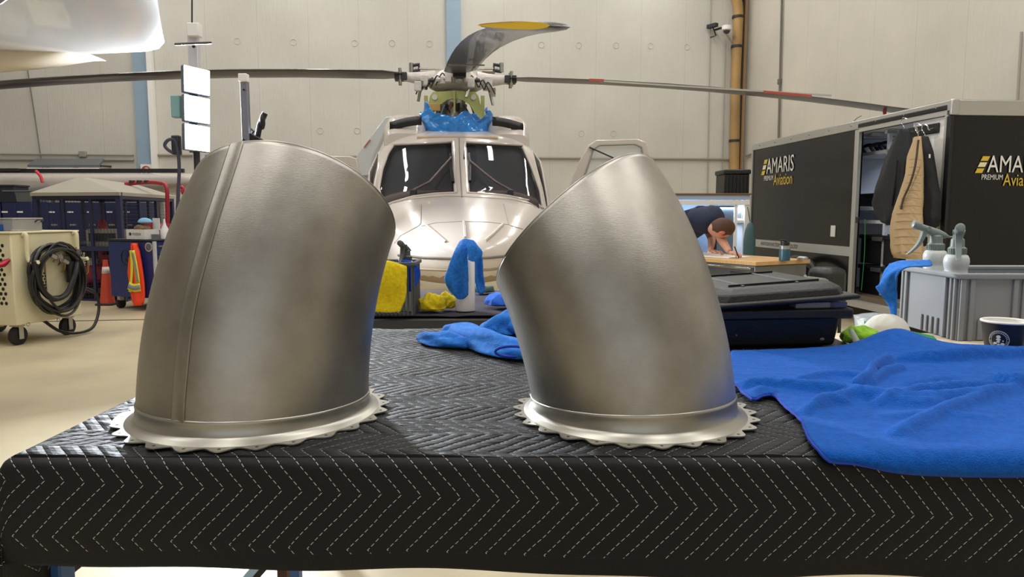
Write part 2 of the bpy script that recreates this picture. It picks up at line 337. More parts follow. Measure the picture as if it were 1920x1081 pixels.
# blanket
def blanketmat():
    m=bpy.data.materials.new('quilted_black_cloth'); m.use_nodes=True; nt=m.node_tree; b=nt.nodes['Principled BSDF']; N=nt.nodes.new; L=nt.links.new
    def mt(op,a,bv=None,cv=None,clamp=False):
        q=N('ShaderNodeMath'); q.operation=op; q.use_clamp=clamp
        for k,v in enumerate((a,bv,cv)):
            if v is None: continue
            if hasattr(v,'node'): L(v,q.inputs[k])
            else: q.inputs[k].default_value=v
        return q.outputs[0]
    uv=N('ShaderNodeUVMap'); uv.uv_map='UVMap'; mp=N('ShaderNodeMapping'); mp.inputs['Rotation'].default_value=(0,0,math.radians(2.3)); mp.inputs['Location'].default_value=(0,.058,0); L(uv.outputs[0],mp.inputs[0])
    nz=N('ShaderNodeTexNoise'); nz.inputs['Scale'].default_value=14; L(mp.outputs[0],nz.inputs[0])
    sp=N('ShaderNodeSeparateXYZ'); L(mp.outputs[0],sp.inputs[0]); u,v=sp.outputs[0],sp.outputs[1]
    ws=mt('MULTIPLY',mt('SUBTRACT',nz.outputs[0],.5),.006)
    tri=mt('MULTIPLY',mt('ABSOLUTE',mt('SUBTRACT',mt('FRACT',mt('DIVIDE',v,.142)),.5)),2)
    w_=mt('DIVIDE',mt('ADD',mt('SUBTRACT',u,mt('MULTIPLY',tri,.064)),ws),.0243)
    d=mt('ABSOLUTE',mt('SUBTRACT',mt('FRACT',w_),.5))
    line=mt('LESS_THAN',d,.021); dash=mt('LESS_THAN',mt('FRACT',mt('DIVIDE',v,.0062)),.62)
    hem=mt('GREATER_THAN',N('ShaderNodeAttribute').outputs['Fac'],.5)
    at=[n for n in nt.nodes if n.type=='ATTRIBUTE'][0]; at.attribute_name='hem'
    nohem=mt('SUBTRACT',1.0,hem)
    st=mt('MULTIPLY',mt('MULTIPLY',line,dash),nohem)
    n2=N('ShaderNodeTexNoise'); n2.inputs['Scale'].default_value=900; n2.inputs['Detail'].default_value=3; L(uv.outputs[0],n2.inputs[0])
    r=N('ShaderNodeValToRGB'); r.color_ramp.elements[0].color=lin('050609'); r.color_ramp.elements[1].color=lin('0f1117'); r.color_ramp.elements[0].position=.42; r.color_ramp.elements[1].position=.75; L(n2.outputs[0],r.inputs[0])
    mx=N('ShaderNodeMix'); mx.data_type='RGBA'; L(mt('MULTIPLY',st,.95),mx.inputs[0]); L(r.outputs[0],mx.inputs[6]); mx.inputs[7].default_value=lin('d2d0ca'); L(mx.outputs[2],b.inputs['Base Color'])
    puff=mt('MULTIPLY',mt('SQRT',mt('MINIMUM',mt('MULTIPLY',d,3.0),1.0)),nohem)
    wr=N('ShaderNodeTexNoise'); wr.inputs['Scale'].default_value=45; wr.inputs['Detail'].default_value=4; m2=N('ShaderNodeMapping'); m2.inputs['Scale'].default_value=(.45,1.6,1); L(uv.outputs[0],m2.inputs[0]); L(m2.outputs[0],wr.inputs[0])
    at2=N('ShaderNodeAttribute'); at2.attribute_name='top'
    wrk=mt('MULTIPLY',mt('MULTIPLY',wr.outputs[0],2.1),mt('ADD',mt('MULTIPLY',at2.outputs['Fac'],.95),.05))
    hgt=mt('ADD',mt('MULTIPLY',puff,mt('ADD',mt('MULTIPLY',at2.outputs['Fac'],.8),.2)),wrk)
    hgt=mt('ADD',hgt,mt('MULTIPLY',n2.outputs[0],.08))
    bp=N('ShaderNodeBump'); bp.inputs['Strength'].default_value=.9; bp.inputs['Distance'].default_value=.0045; L(hgt,bp.inputs['Height']); L(bp.outputs[0],b.inputs['Normal'])
    b.inputs['Roughness'].default_value=.62; b.inputs['Specular IOR Level'].default_value=.33; b.inputs['Sheen Weight'].default_value=.05; b.inputs['Sheen Roughness'].default_value=.4
    return m
def noise2(x,y,seed=0,scale=1.0):
    r=np.random.default_rng(seed); s=0
    for k in range(6):
        a,b,p=r.normal(size=2).tolist()+[r.random()*6.28]; f=scale*(1+k*.7); s+=math.sin(a*f*x+b*f*y+p)/(1+k*.6)
    return s/2.5
def build_blanket():
    RAD=.014; NX=190
    HANG=lambda x: .134+.017*(x+.6)+.002*math.sin(9*x)+.0015*math.sin(23*x+1)
    hangL=.20
    # vertical profile from back to front (v along the run)
    ys=list(np.linspace(YB+.0,YF+RAD,70)); prof=[(y,ZT,0) for y in ys]
    for k in range(1,7):
        a=k/6*math.pi/2; prof.append((YF+RAD-RAD*math.sin(a),ZT-RAD+RAD*math.cos(a),1))
    nh=26
    vs=[];uv=[];top=[];hem=[]
    us=[('L',d) for d in np.linspace(hangL,.0,10)[:-1]]+[('a',a) for a in np.linspace(0,math.pi/2,5)[:-1]]+[('x',x) for x in np.linspace(XL+RAD,XR,NX)]
    rows=len(prof)+nh
    for kind,val in us:
        if kind=='L': x=XL-.002; zd=RAD+val; u=XL-val-RAD
        elif kind=='a': x=XL+RAD-RAD*math.cos(val); zd=RAD-RAD*math.sin(val); u=XL-RAD+RAD*val*1.27
        else: x=val; zd=0; u=x
        fold=.5+.5*math.sin(x*7)
        arc=YB
        v=0; last=None
        H=HANG(max(x,XL))+(0 if kind=='x' else .0)
        for i in range(rows):
            if i<len(prof): y,z,_=prof[i]; z=z-zd; tp=1.0 if i<70 and kind=='x' else 0.0
            else:
                s=(i-len(prof)+1)/nh; y=YF+.0-.004*math.sin(s*3)+.004*s*math.sin(x*13+s*2); z=ZT-RAD-(H-RAD)*s-zd*(1-s)*1.0; tp=0.0
                if kind!='x': z=ZT-RAD-zd-(H-RAD-zd)*s if H-RAD-zd>0 else ZT-RAD-zd-.002*s; 
            if kind=='x' and i<70:
                z+=.0022*noise2(x*14,y*14,3)+.0007
            p=Vector((x,y,z))
            if last is not None: v+=(p-last).length if True else 0
            last=p; vs.append(p); uv.append((u,-v)); top.append(tp)
            hem.append(1.0 if (i>=len(prof) and (rows-1-i)/nh*H<.026) or (kind=='L' and val>hangL-.03) else 0.0)
    fs=[]; n=len(us)
    for a in range(n-1):
        xa=us[a+1]
        for i in range(rows-1):
            # the blanket ends short of the back right, leaving bare wood
            if xa[0]=='x':
                y=vs[a*rows+i].y; lim= YB+1 if xa[1]<.78 else YF+.62-(xa[1]-.78)*.2
                if i<70 and y>lim: continue
            fs.append((a*rows+i,a*rows+i+1,(a+1)*rows+i+1,(a+1)*rows+i))
    me=bpy.data.meshes.new('moving_blanket'); me.from_pydata([tuple(p) for p in vs],[],fs)
    ul=me.uv_layers.new(name='UVMap')
    for l in me.loops: ul.data[l.index].uv=uv[l.vertex_index]
    for nm,arr in (('top',top),('hem',hem)):
        at=me.attributes.new(nm,'FLOAT','POINT'); at.data.foreach_set('value',arr)
    me.materials.append(blanketmat()); me.shade_smooth()
    o=bpy.data.objects.new('moving_blanket',me); COL.objects.link(o)
    s=o.modifiers.new('s','SOLIDIFY'); s.thickness=.004; s.offset=-1
    bm=bmesh.new(); bm.from_mesh(me); bmesh.ops.recalc_face_normals(bm,faces=bm.faces)
    f=max(bm.faces,key=lambda f:abs(f.normal.z)*f.calc_area())
    if f.normal.z<0: bmesh.ops.reverse_faces(bm,faces=bm.faces)
    bmesh.ops.delete(bm,geom=[v for v in bm.verts if not v.link_faces],context='VERTS'); bm.to_mesh(me); bm.free()
    tag(o,'black quilted moving blanket with white zigzag stitching draped over the front bench','blanket')
build_blanket()
# ================================================================ THE TWO DUCTS
QL=[-0.386,1.0683,0.1654,0.1579,0.4722,0.5375,0.3138,0.0152,-0.0373,0.0829,0.0381]
QR=[0.1839,1.0675,0.1508,0.1638,-0.4541,0.7092,0.2844,0.0025,-0.0269,0.1623,-0.1116]
def dsurf(q,t,th,off=0,s_abs=None):
    x0,y0,r0,r1,phi,A,L,s0,b,c,lean=q
    s=t*L*(1+b*math.cos(th)+c*math.sin(th)) if s_abs is None else s_abs
    sb=max(s-s0,0); k=A/(L-s0); al=k*sb; h=(1-math.cos(al))/k; v=min(s,s0)+math.sin(al)/k; r=r0+(r1-r0)*s/L+off
    d1=math.cos(th)*r; d2=math.sin(th)*r; H=h+d1*math.cos(al); V=v-d1*math.sin(al)
    return Vector((x0+H*math.sin(phi)+d2*math.cos(phi)+lean*V, y0+H*math.cos(phi)-d2*math.sin(phi), ZT+.0035+V))
def ductmat():
    m=bpy.data.materials.new('brushed_titanium'); m.use_nodes=True; nt=m.node_tree; b=nt.nodes['Principled BSDF']; N=nt.nodes.new; L=nt.links.new
    b.inputs['Metallic'].default_value=1; tc=N('ShaderNodeTexCoord')
    n=N('ShaderNodeTexNoise'); n.inputs['Scale'].default_value=7; n.inputs['Detail'].default_value=6; n.inputs['Roughness'].default_value=.6; L(tc.outputs['Object'],n.inputs[0])
    r=N('ShaderNodeValToRGB'); e=r.color_ramp.elements; e[0].position=.3; e[0].color=lin('98938b'); e[1].position=.72; e[1].color=lin('bbb8b2'); L(n.outputs[0],r.inputs[0]); L(r.outputs[0],b.inputs['Base Color'])
    r2=N('ShaderNodeMapRange'); r2.inputs[3].default_value=.33; r2.inputs[4].default_value=.46; L(n.outputs[0],r2.inputs[0]); L(r2.outputs[0],b.inputs['Roughness'])
    mp=N('ShaderNodeMapping'); mp.inputs['Scale'].default_value=(1,1,12); L(tc.outputs['Object'],mp.inputs[0])
    g=N('ShaderNodeTexNoise'); g.inputs['Scale'].default_value=150; g.inputs['Detail'].default_value=3; L(mp.outputs[0],g.inputs[0])
    h=N('ShaderNodeTexNoise'); h.inputs['Scale'].default_value=9; h.inputs['Detail'].default_value=1; L(tc.outputs['Object'],h.inputs[0])
    q=N('ShaderNodeMath'); q.operation='MULTIPLY_ADD'; L(h.outputs[0],q.inputs[0]); q.inputs[1].default_value=3.0; L(g.outputs[0],q.inputs[2])
    bp=N('ShaderNodeBump'); bp.inputs['Strength'].default_value=.12; bp.inputs['Distance'].default_value=.002; L(q.outputs[0],bp.inputs['Height']); L(bp.outputs[0],b.inputs['Normal'])
    return m
duct_m=ductmat(); flange_m=M('milled_flange','b0ada4',.34,metal=.85); 
def duct(q,label,seed,smooth_arc=None):
    x0,y0,r0=q[0],q[1],q[2]; t=thing('exhaust_duct',label,'exhaust duct',(x0,y0,ZT+.002))
    n=160; TH=[2*math.pi*k/n for k in range(n)]
    o=MB().loft([[dsurf(q,i/60,a) for a in TH] for i in range(61)]).build('duct_shell',duct_m,t,solid=.0018,ang=60)
    # rolled edge bead on the outlet
    MB().tube([dsurf(q,1.0,a,-.0009) for a in TH],.0012,6,closed=True).build('outlet_rim',duct_m,t)
    prof=[(.027,.0003),(.026,.0016),(.024,.0018),(.022,.0012),(.010,.0016),(.008,.0035),(.0045,.0075),(.0018,.0145),(.0006,.016),(.0002,.0)]
    MB().loft([[dsurf(q,0,a,of,s_abs=s) for a in TH] for s,of in prof]).build('base_band',flange_m,t,ang=50)
    # scalloped flange
    NL=26; m=720; inner=[];outer=[]
    for k in range(m):
        a=2*math.pi*k/m; c=math.cos(NL*a/2+seed)**2; rr=r0+.0185+.0135*c**.9
        if smooth_arc and smooth_arc[0]<a<smooth_arc[1]:
            e=min(a-smooth_arc[0],smooth_arc[1]-a)/.06; rr=max(rr,r0+.018+.0135*min(1,e))
        p=Vector((x0+rr*math.cos(a),y0+rr*math.sin(a),ZT+.0034)); outer.append(p); inner.append(Vector((x0+(r0-.004)*math.cos(a),y0+(r0-.004)*math.sin(a),ZT+.0034)))
    MB().ringframe(outer,inner,(0,0,.0016)).build('flange',flange_m,t,ang=40)
    for j in range(NL):
        a=(j*math.pi*2-2*seed)/NL; p=Vector((x0+(r0+.0225)*math.cos(a),y0+(r0+.0225)*math.sin(a),ZT+.0046)); MB().cyl(p,p+Vector((0,0,.0006)),.0022,n=10).build('rivet_hole',black,t)
    return t
dl=duct(QL,'larger brushed metal exhaust duct with lengthwise seam, on the left of the blanket',.4,(math.radians(182),math.radians(207)))
dr=duct(QR,'smooth seamless brushed metal exhaust duct leaning left, next to the blue towel',1.0)
# lengthwise seam on the left duct
tgt=[(270,457),(300,447),(360,428),(420,408),(480,391),(540,374),(600,362),(700,352),(760,347),(840,345)]
def tx(y,o=0): return float(np.interp(y,[a for a,b in tgt],[b for a,b in tgt]))+o
LASTA={}
def seamrow(t,o):
    best=None
    for k in range(1200):
        a=2*math.pi*k/1200; p=dsurf(QL,t,a)
        if o in LASTA and abs(a-LASTA[o])>.12: continue
        if o not in LASTA and p.y>QL[1]: continue
        x,y=proj(p); e=abs(x-tx(y,o))
        if best is None or e<best[0]: best=(e,a)
    LASTA[o]=best[1]
    return best[1]
rowsA=[(i/40) for i in range(3,41)]
angs=[(seamrow(t,-26),seamrow(t,0)) for t in rowsA]
def sm(l):
    l=np.array(l); 
    for _ in range(6): l[1:-1]=(l[:-2]+2*l[1:-1]+l[2:])/4
    return l
A0=sm([a[0] for a in angs]); A1=sm([a[1] for a in angs])
rings=[]
for t,a0,a1 in zip(rowsA,A0,A1):
    r=[]
    for f_,of in ((0,0.0),(.12,.0012),(.3,.0004),(.5,.0002),(.7,.0009),(.86,.0016),(.95,.0019),(1.0,.0002)):
        r.append(dsurf(QL,t,a0+(a1-a0)*f_,of+.0003))
    rings.append(r)
MB().loft(rings,closed=False).build('weld_seam',duct_m,dl,ang=25)
# ================================================================ HELICOPTER
HN=P(866,480,5.6); HYAW=math.radians(4.8)
heli=thing('helicopter','white twin-windshield helicopter facing the camera with four drooping rotor blades','helicopter',(HN.x,HN.y,0),HYAW)
def hl(x,t,z): return heli.matrix_basis@Vector((x,t,z))
SEC=[(0,.03,.92,.95,.98,2),(.04,.20,.84,.95,1.05,2),(.15,.38,.77,.96,1.13,2.1),(.35,.55,.72,.98,1.22,2.2),(.7,.70,.69,1.0,1.33,2.3),(1.1,.82,.67,1.03,1.43,2.4),(1.5,.92,.66,1.08,1.53,2.5),(1.8,.96,.65,1.12,1.72,2.6),(2.1,.99,.64,1.18,1.92,2.9),(2.4,1.02,.63,1.22,2.09,3.1),(2.7,1.04,.62,1.25,2.2,3.3),(3.0,1.05,.62,1.27,2.27,3.3),(3.5,1.06,.62,1.3,2.31,3.4),(4.5,1.06,.62,1.3,2.33,3.4),(6,.97,.66,1.3,2.3,3),(7.2,.6,.95,1.5,2.2,2.4),(8.5,.32,1.3,1.7,2.1,2),(12,.17,1.65,1.85,2.08,2)]
_t=[s_[0] for s_ in SEC]
def secat(t):
    i=max(0,min(len(SEC)-2,int(np.searchsorted(_t,t,side='right'))-1)); f_=(t-_t[i])/(_t[i+1]-_t[i])
    out=[]
    for k in range(1,6):
        y=[s_[k] for s_ in SEC]
        def sl(j):
            if j<=0: return (y[1]-y[0])/(_t[1]-_t[0])
            if j>=len(SEC)-1: return (y[-1]-y[-2])/(_t[-1]-_t[-2])
            a=(y[j]-y[j-1])/(_t[j]-_t[j-1]); b=(y[j+1]-y[j])/(_t[j+1]-_t[j])
            return 0 if a*b<=0 else 2*a*b/(a+b)
        h=_t[i+1]-_t[i]; m0,m1=sl(i)*h,sl(i+1)*h
        out.append((2*f_**3-3*f_**2+1)*y[i]+(f_**3-2*f_**2+f_)*m0+(-2*f_**3+3*f_**2)*y[i+1]+(f_**3-f_**2)*m1)
    return out
def ringat(t,n=120,inset=0):
    w_,zb,zc,zt,e=secat(t); r=[]
    for k in range(n):
        a=2*math.pi*(k+.5)/n; c,s=math.cos(a),math.sin(a)
        x=max(w_-inset,.01)*math.copysign(abs(c)**(2/e),c); z=zc+((zt-zc-inset) if s>0 else (zc-zb-inset))*math.copysign(abs(s)**(2/e),s)
        r.append(hl(x,t,z))
    return r
TS=[.0,.01,.02,.04,.07,.1,.15,.2,.25]+list(np.arange(.3,3.6,.03))+list(np.arange(3.7,12.01,.15))
mb=MB().loft([ringat(t,200) for t in TS],cap=True)
bvh=BVHTree.FromPolygons([tuple(v) for v in mb.v],mb.f)
def inpoly(x,y,pl):
    c=False; n=len(pl)
    for i in range(n):
        x1,y1=pl[i]; x2,y2=pl[i-1]
        if (y1>y)!=(y2>y) and x<(x2-x1)*(y-y1)/(y2-y1)+x1: c=not c
    return c
WL=[(738,271),(849,266),(854,362),(815,364),(775,369),(737,380),(717,388),(710,352),(716,318),(727,288)]
WR=[(872,266),(979,272),(996,310),(1013,358),(1018,390),(995,377),(955,368),(918,364),(878,362)]
SL=[(693,318),(699,296),(707,284),(711,286),(709,312),(703,340),(699,375),(693,372),(692,345)]
SR=[(1002,276),(1008,286),(1017,320),(1026,372),(1029,398),(1024,396),(1016,355),(1004,310),(996,276)]
PCX=[WL,WR,SL,SR]
cen=[sum((mb.v[i] for i in f_),Vector())/len(f_) for f_ in mb.f]
keep=[];km=[]
for f_,c in zip(mb.f,cen):
    lc=heli.matrix_basis.inverted()@c
    if .8<lc.y<3.6:
        x,y=proj(c); nrm=(mb.v[f_[1]]-mb.v[f_[0]]).cross(mb.v[f_[3]]-mb.v[f_[0]])
        vis=(c-Vector((0,0,CZ))).normalized()
        hit=bvh.ray_cast(Vector((0,0,CZ)),vis)
        if hit[0] is not None and (hit[0]-c).length<.06 and any(inpoly(x,y,p) for p in PCX): continue
    keep.append(f_); km.append(1 if lc.z<.80 else 0)
mb.f=keep; mb.m=km
gloss=M('gloss_white_paint','c3bab2',.2,coat=.3); belly=M('belly_brown','8f7d66',.7,bump=.3,bscale=5)  # belly: brown second colour for the low fuselage faces
mb.build('fuselage',[gloss,belly],heli,ang=60)
glass=M('cockpit_glass','15181e',.03,spec=.8,alpha=.42); seal=M('window_seal','1c1c1e',.5)
def rc(px,py,off=.006):
    r=ray(px,py).normalized(); h=bvh.ray_cast(Vector((0,0,CZ)),r)
    if h[0] is None: return None
    n=h[1]; 
    if n.dot(r)>0: n=-n
    return h[0]+n*off
def rcline(pts,off=.006,n=8,closed=False):
    out=[]; L=pts+([pts[0]] if closed else [])
    for (a,b),(c,d) in zip(L[:-1],L[1:]):
        for k in range(n):
            q=rc(a+(c-a)*k/n,b+(d-b)*k/n,off)
            if q is not None: out.append(q)
    if not closed:
        q=rc(*L[-1],off)
        if q is not None: out.append(q)
    return out
def shell(poly,off,name,mat,parent,step=3):
    xs=[p[0] for p in poly]; ys=[p[1] for p in poly]
    # radial fan grid from centroid
    cx_,cy_=sum(xs)/len(xs),sum(ys)/len(ys); L=[]
    for (a,b),(c,d) in zip(poly,poly[1:]+poly[:1]):
        for k in range(6): L.append((a+(c-a)*k/6,b+(d-b)*k/6))
    n=len(L); rings=[]; R=12
    for i in range(1,R+1):
        rr=[]
        for a,b in L:
            q=rc(cx_+(a-cx_)*i/R,cy_+(b-cy_)*i/R,off)
            if q is None: q=rings[-1][len(rr)] if rings else Vector()
            rr.append(q)
        rings.append(rr)
    m_=MB().loft(rings); m_.add([rc(cx_,cy_,off)]+rings[0],[(0,k+1,(k+1)%n+1) for k in range(n)])
    return m_.build(name,mat,parent,ang=70)
for pl,nm,r_ in ((WL,'windshield',.02),(WR,'windshield',.02),(SL,'side_window',.014),(SR,'side_window',.014)):
    g=shell(pl,-.008,nm,glass,heli)
    MB().tube(rcline(pl,.0,8,True),r_*.8,8,closed=True).build('window_seal',gloss if nm=='windshield' else gloss,g)
# panel lines and rivets of the nose
def seam(pts,r=.004,mat=None,name='panel_seam'):
    pts=[(float(a),float(b)) for a,b in pts]; L=rcline(pts,.001,6)
    if len(L)>2: MB().tube(L,r,5).build(name,mat or M('seam_grey','8b867e',.6),heli)
c4=lambda *a:[(640+x*.2775,220+y*.2775) for x,y in a]
seam(c4((795,140),(800,300),(815,540)),.006,M('seam_dark','77726a',.6))
seam(c4((400,800),(520,735),(538,715),(541,590)))
seam(c4((1225,755),(1140,730),(1125,710),(1095,585)))
seam(c4((541,735),(640,712),(830,702),(1000,708),(1130,725)),.003)
seam(c4((400,800),(360,850)),.003)
seam(c4((385,930),(560,948),(800,955),(1000,948),(1200,928)),.010,M('seam_dark2','5f5a52',.6),'nose_gasket')
seam(c4((330,1005),(560,1025),(800,1035),(1000,1028),(1200,1000)),.012,M('belly_gap','8d8068',.6),'lower_gasket')
seam(c4((290,610),(345,580),(470,552),(700,533),(830,535),(1000,545),(1150,555),(1280,585),(1390,630)),.004)
for pts in (((575,730),(640,785),(705,842)),((1090,725),(1030,785),(970,835)),((828,705),(832,760),(838,815))):
    L=rcline(c4(*pts),.006,6); MB().tube(L,.012,6).build('stiffener_rib',gloss,heli)
# wipers
for pts,bl in ((((490,525),(600,465),(690,360),(742,300)),((740,262),(742,350),(755,455))),(((1140,525),(1040,465),(960,400),(872,325)),((862,262),(872,350),(868,450)))):
    L=[q for q in rcline(c4(*pts),.05,5)]; MB().tube(L,.011,6).build('wiper_arm',M('wiper_brown','54413b',.5),heli)
    L=rcline(c4(*bl),.03,5); MB().tube(L,.016,6).build('wiper_blade',black,heli)
    q=rc(*c4(pts[0])[0],.02); MB().box(q,(.06,.08,.07)).build('wiper_pivot',dark,heli,bevel=.008)
# cockpit interior
intd=M('cockpit_lining','2c2e38',.7)
MB().loft([ringat(t,60,.05) for t in (1.25,1.5,1.8,2.1,2.4,2.8,3.3,4.2)]).build('cabin_lining',intd,heli)
MB().box(hl(0,4.1,1.45),(1.9,.04,1.6),HYAW).build('rear_bulkhead',M('bulkhead_grey','3a3c42',.8),heli)
MB().loft([[hl(-.86+.1*abs(s),1.35+t,1.42+zz) for s,zz in ((0,0),(0,0))] for t in (0,1)]) 
gs=MB()
rr=[]
for t,z0 in ((1.38,1.40),(1.5,1.52),(1.75,1.575),(2.0,1.55),(2.05,1.3)):
    rr.append([hl(x,t,z0-.12*(abs(x)/.8)**4) for x in np.linspace(-.78,.78,17)])
gs.loft(rr,closed=False).build('glare_shield',M('glare_shield','3b2f2c',.8),heli,solid=.03)
p=rc(776,345,-.14); MB().box(p,(.05,.01,.07)).build('yellow_tag',M('tag_yellow','e7c821',.6),heli)
for x in (-.45,.45):
    MB().box(hl(x,2.6,1.25),(.5,.5,.15),HYAW).box(hl(x,2.85,1.62),(.48,.14,.75),HYAW).build('cockpit_seat',M('seat_grey','55565e',.8),heli,bevel=.04)
    MB().box(hl(x,2.84,2.04),(.26,.1,.16),HYAW).build('headrest',M('seat_grey','55565e',.8),heli,bevel=.03)
MB().box(hl(0,2.75,2.12),(.9,.5,.07),HYAW).build('overhead_panel',M('trim_beige','b39c84',.6),heli,bevel=.02)
MB().box(hl(0,1.95,1.35),(.35,.7,.35),HYAW).build('centre_console',intd,heli,bevel=.02)
for x in (-.62,.62): MB().box(hl(x,2.95,2.0),(.3,.02,.12),HYAW).build('beige_trim',M('trim_beige','b39c84',.6),heli,bevel=.01)
# intake cowlings either side of the open gearbox bay
def cowl(xc,secs):
    rr=[]
    for t,w_,z1 in secs:
        r=[]
        for k in range(40):
            a=2*math.pi*(k+.5)/40; c,s=math.cos(a),math.sin(a); r.append(hl(xc*(1 if t<4.6 else max(0,(7.2-t)/2.6))+w_*math.copysign(abs(c)**.6,c),t,2.1+(z1-2.1)*math.copysign(abs(s)**.55,s)))
        rr.append(r)
    MB().loft(rr,cap=True).build('engine_cowling',gloss,heli)
for s in (-1,1):
    cowl(s*.60,((2.72,.2,2.20),(2.9,.24,2.36),(3.2,.27,2.47),(4.2,.27,2.5),(5.8,.25,2.45),(7.0,.12,2.25)))
    L=[hl(s*(.40+.36*k/6),2.80+.012*k,2.31+.085*math.sin(math.pi*(.5+.42*k/6))) for k in range(7)]
    MB().loft([[L[k]+Vector((0,-.05,0)) for k in range(7)],[L[k]+Vector((0,-.05,-.10)) for k in range(7)]],closed=False).build('air_intake',black,heli,solid=.02)
MB().box(hl(0,4.6,2.38),(.9,1.0,.3),HYAW).build('aft_deck',gloss,heli,bevel=.08)
# primer green frame and wrap
grn=M('primer_green','aeb36c',.5,var=.15); HUB=P(855,150,9.75)
def fp(px,py,D=9.35): return P(px,py,D)
out=[(799,236),(801,205),(806,180),(812,172),(852,170),(891,172),(897,180),(903,205),(906,236)]
inn=[(808,236),(812,212),(824,197),(838,187),(852,184),(867,187),(881,196),(890,212),(896,236)]
MB().ringframe([fp(*p) for p in out],[fp(*p) for p in inn],(0,.04,0)).build('arch_frame',grn,heli)
MB().ringframe([fp(a,b,9.9) for a,b in out],[fp(a,b,9.9) for a,b in inn],(0,.04,0)).build('arch_frame',grn,heli)
for a,b in ((799,205),(905,205)): MB().bar(fp(a,b-3,9.35),fp(a,b-3,9.9),.05,.3,up=(0,0,1)).build('side_web',grn,heli)
MB().bar(fp(852,170,9.33),fp(852,212,9.33),.02,.03).build('centre_web',grn,heli)
for a in (815,888): 
    p=fp(a,182,9.34); MB().cyl(p-Vector((0,.004,0)),p+Vector((0,.01,0)),.035).build('lightening_hole',M('hole_pale','c9c5bb',.7),heli)  # pale beige discs laid on the frame as holes
MB().box(fp(816,201,9.3),(.13,.05,.09)).build('bracket_plate',M('brass_bracket','ae8f55',.5),heli,bevel=.005)
r2=np.random.default_rng(3)
for k in range(14):
    x=822+r2.random()*62; p=fp(x,190+r2.random()*8,9.6); q=p+Vector((r2.normal()*.06,0,-.32)); MB().tube(smoothpts([p,(p+q)/2+Vector((r2.normal()*.06,.02,0)),q],4),.012+.012*r2.random(),6).build('gearbox_pipe',[steel,dark,M('copper_pipe','9a7058',.4,metal=.5),dark][k%4],heli)
MB().cyl(fp(852,235,9.75),fp(852,165,9.75),.17,.13,n=24).build('mast',steel,heli)
def wrap():
    mb=MB(); n=60; h=16; rr=[]
    r3=np.random.default_rng(5); ph=r3.random(40)*6.28
    for j in range(h+1):
        s=j/h; ring=[]
        for k in range(n):
            a=2*math.pi*k/n; cr=sum(math.sin(a*(3+i*2)+ph[i]+s*(2+i)*2.1)*.5**(i*.45) for i in range(9))
            topz=2.47+.05*math.sin(a*2+1)+.05*math.sin(a*5+2)+.03*math.sin(a*9); z=2.22+(topz-2.22)*s
            R=.50-.05*s+.03*cr*(.5+.5*s); ring.append(hl(R*math.cos(a)*.86-.02,3.12+R*math.sin(a)*.62,z+.012*cr))
        rr.append(ring)
    mb.loft(rr)
    for q in range(10):
        a=r3.random()*6.28
    return mb
pl=bpy.data.materials.new('blue_plastic_film'); pl.use_nodes=True; b=pl.node_tree.nodes['Principled BSDF']; b.inputs['Base Color'].default_value=lin('2f8ae0'); b.inputs['Roughness'].default_value=.12; b.inputs['Alpha'].default_value=.9; b.inputs['Coat Weight'].default_value=.5
n_=pl.node_tree.nodes.new('ShaderNodeTexVoronoi'); n_.inputs['Scale'].default_value=7; n_.feature='DISTANCE_TO_EDGE'; bp=pl.node_tree.nodes.new('ShaderNodeBump'); bp.inputs['Strength'].default_value=1; bp.inputs['Distance'].default_value=.05
tc=pl.node_tree.nodes.new('ShaderNodeTexCoord'); pl.node_tree.links.new(tc.outputs['Object'],n_.inputs[0]); pl.node_tree.links.new(n_.outputs[0],bp.inputs['Height']); pl.node_tree.links.new(bp.outputs[0],b.inputs['Normal'])
o=wrap().build('blue_wrap',pl,solid=.004,ang=25)
tag(o,'crinkled blue plastic film wrapped around the open gearbox below the rotor','plastic wrap')
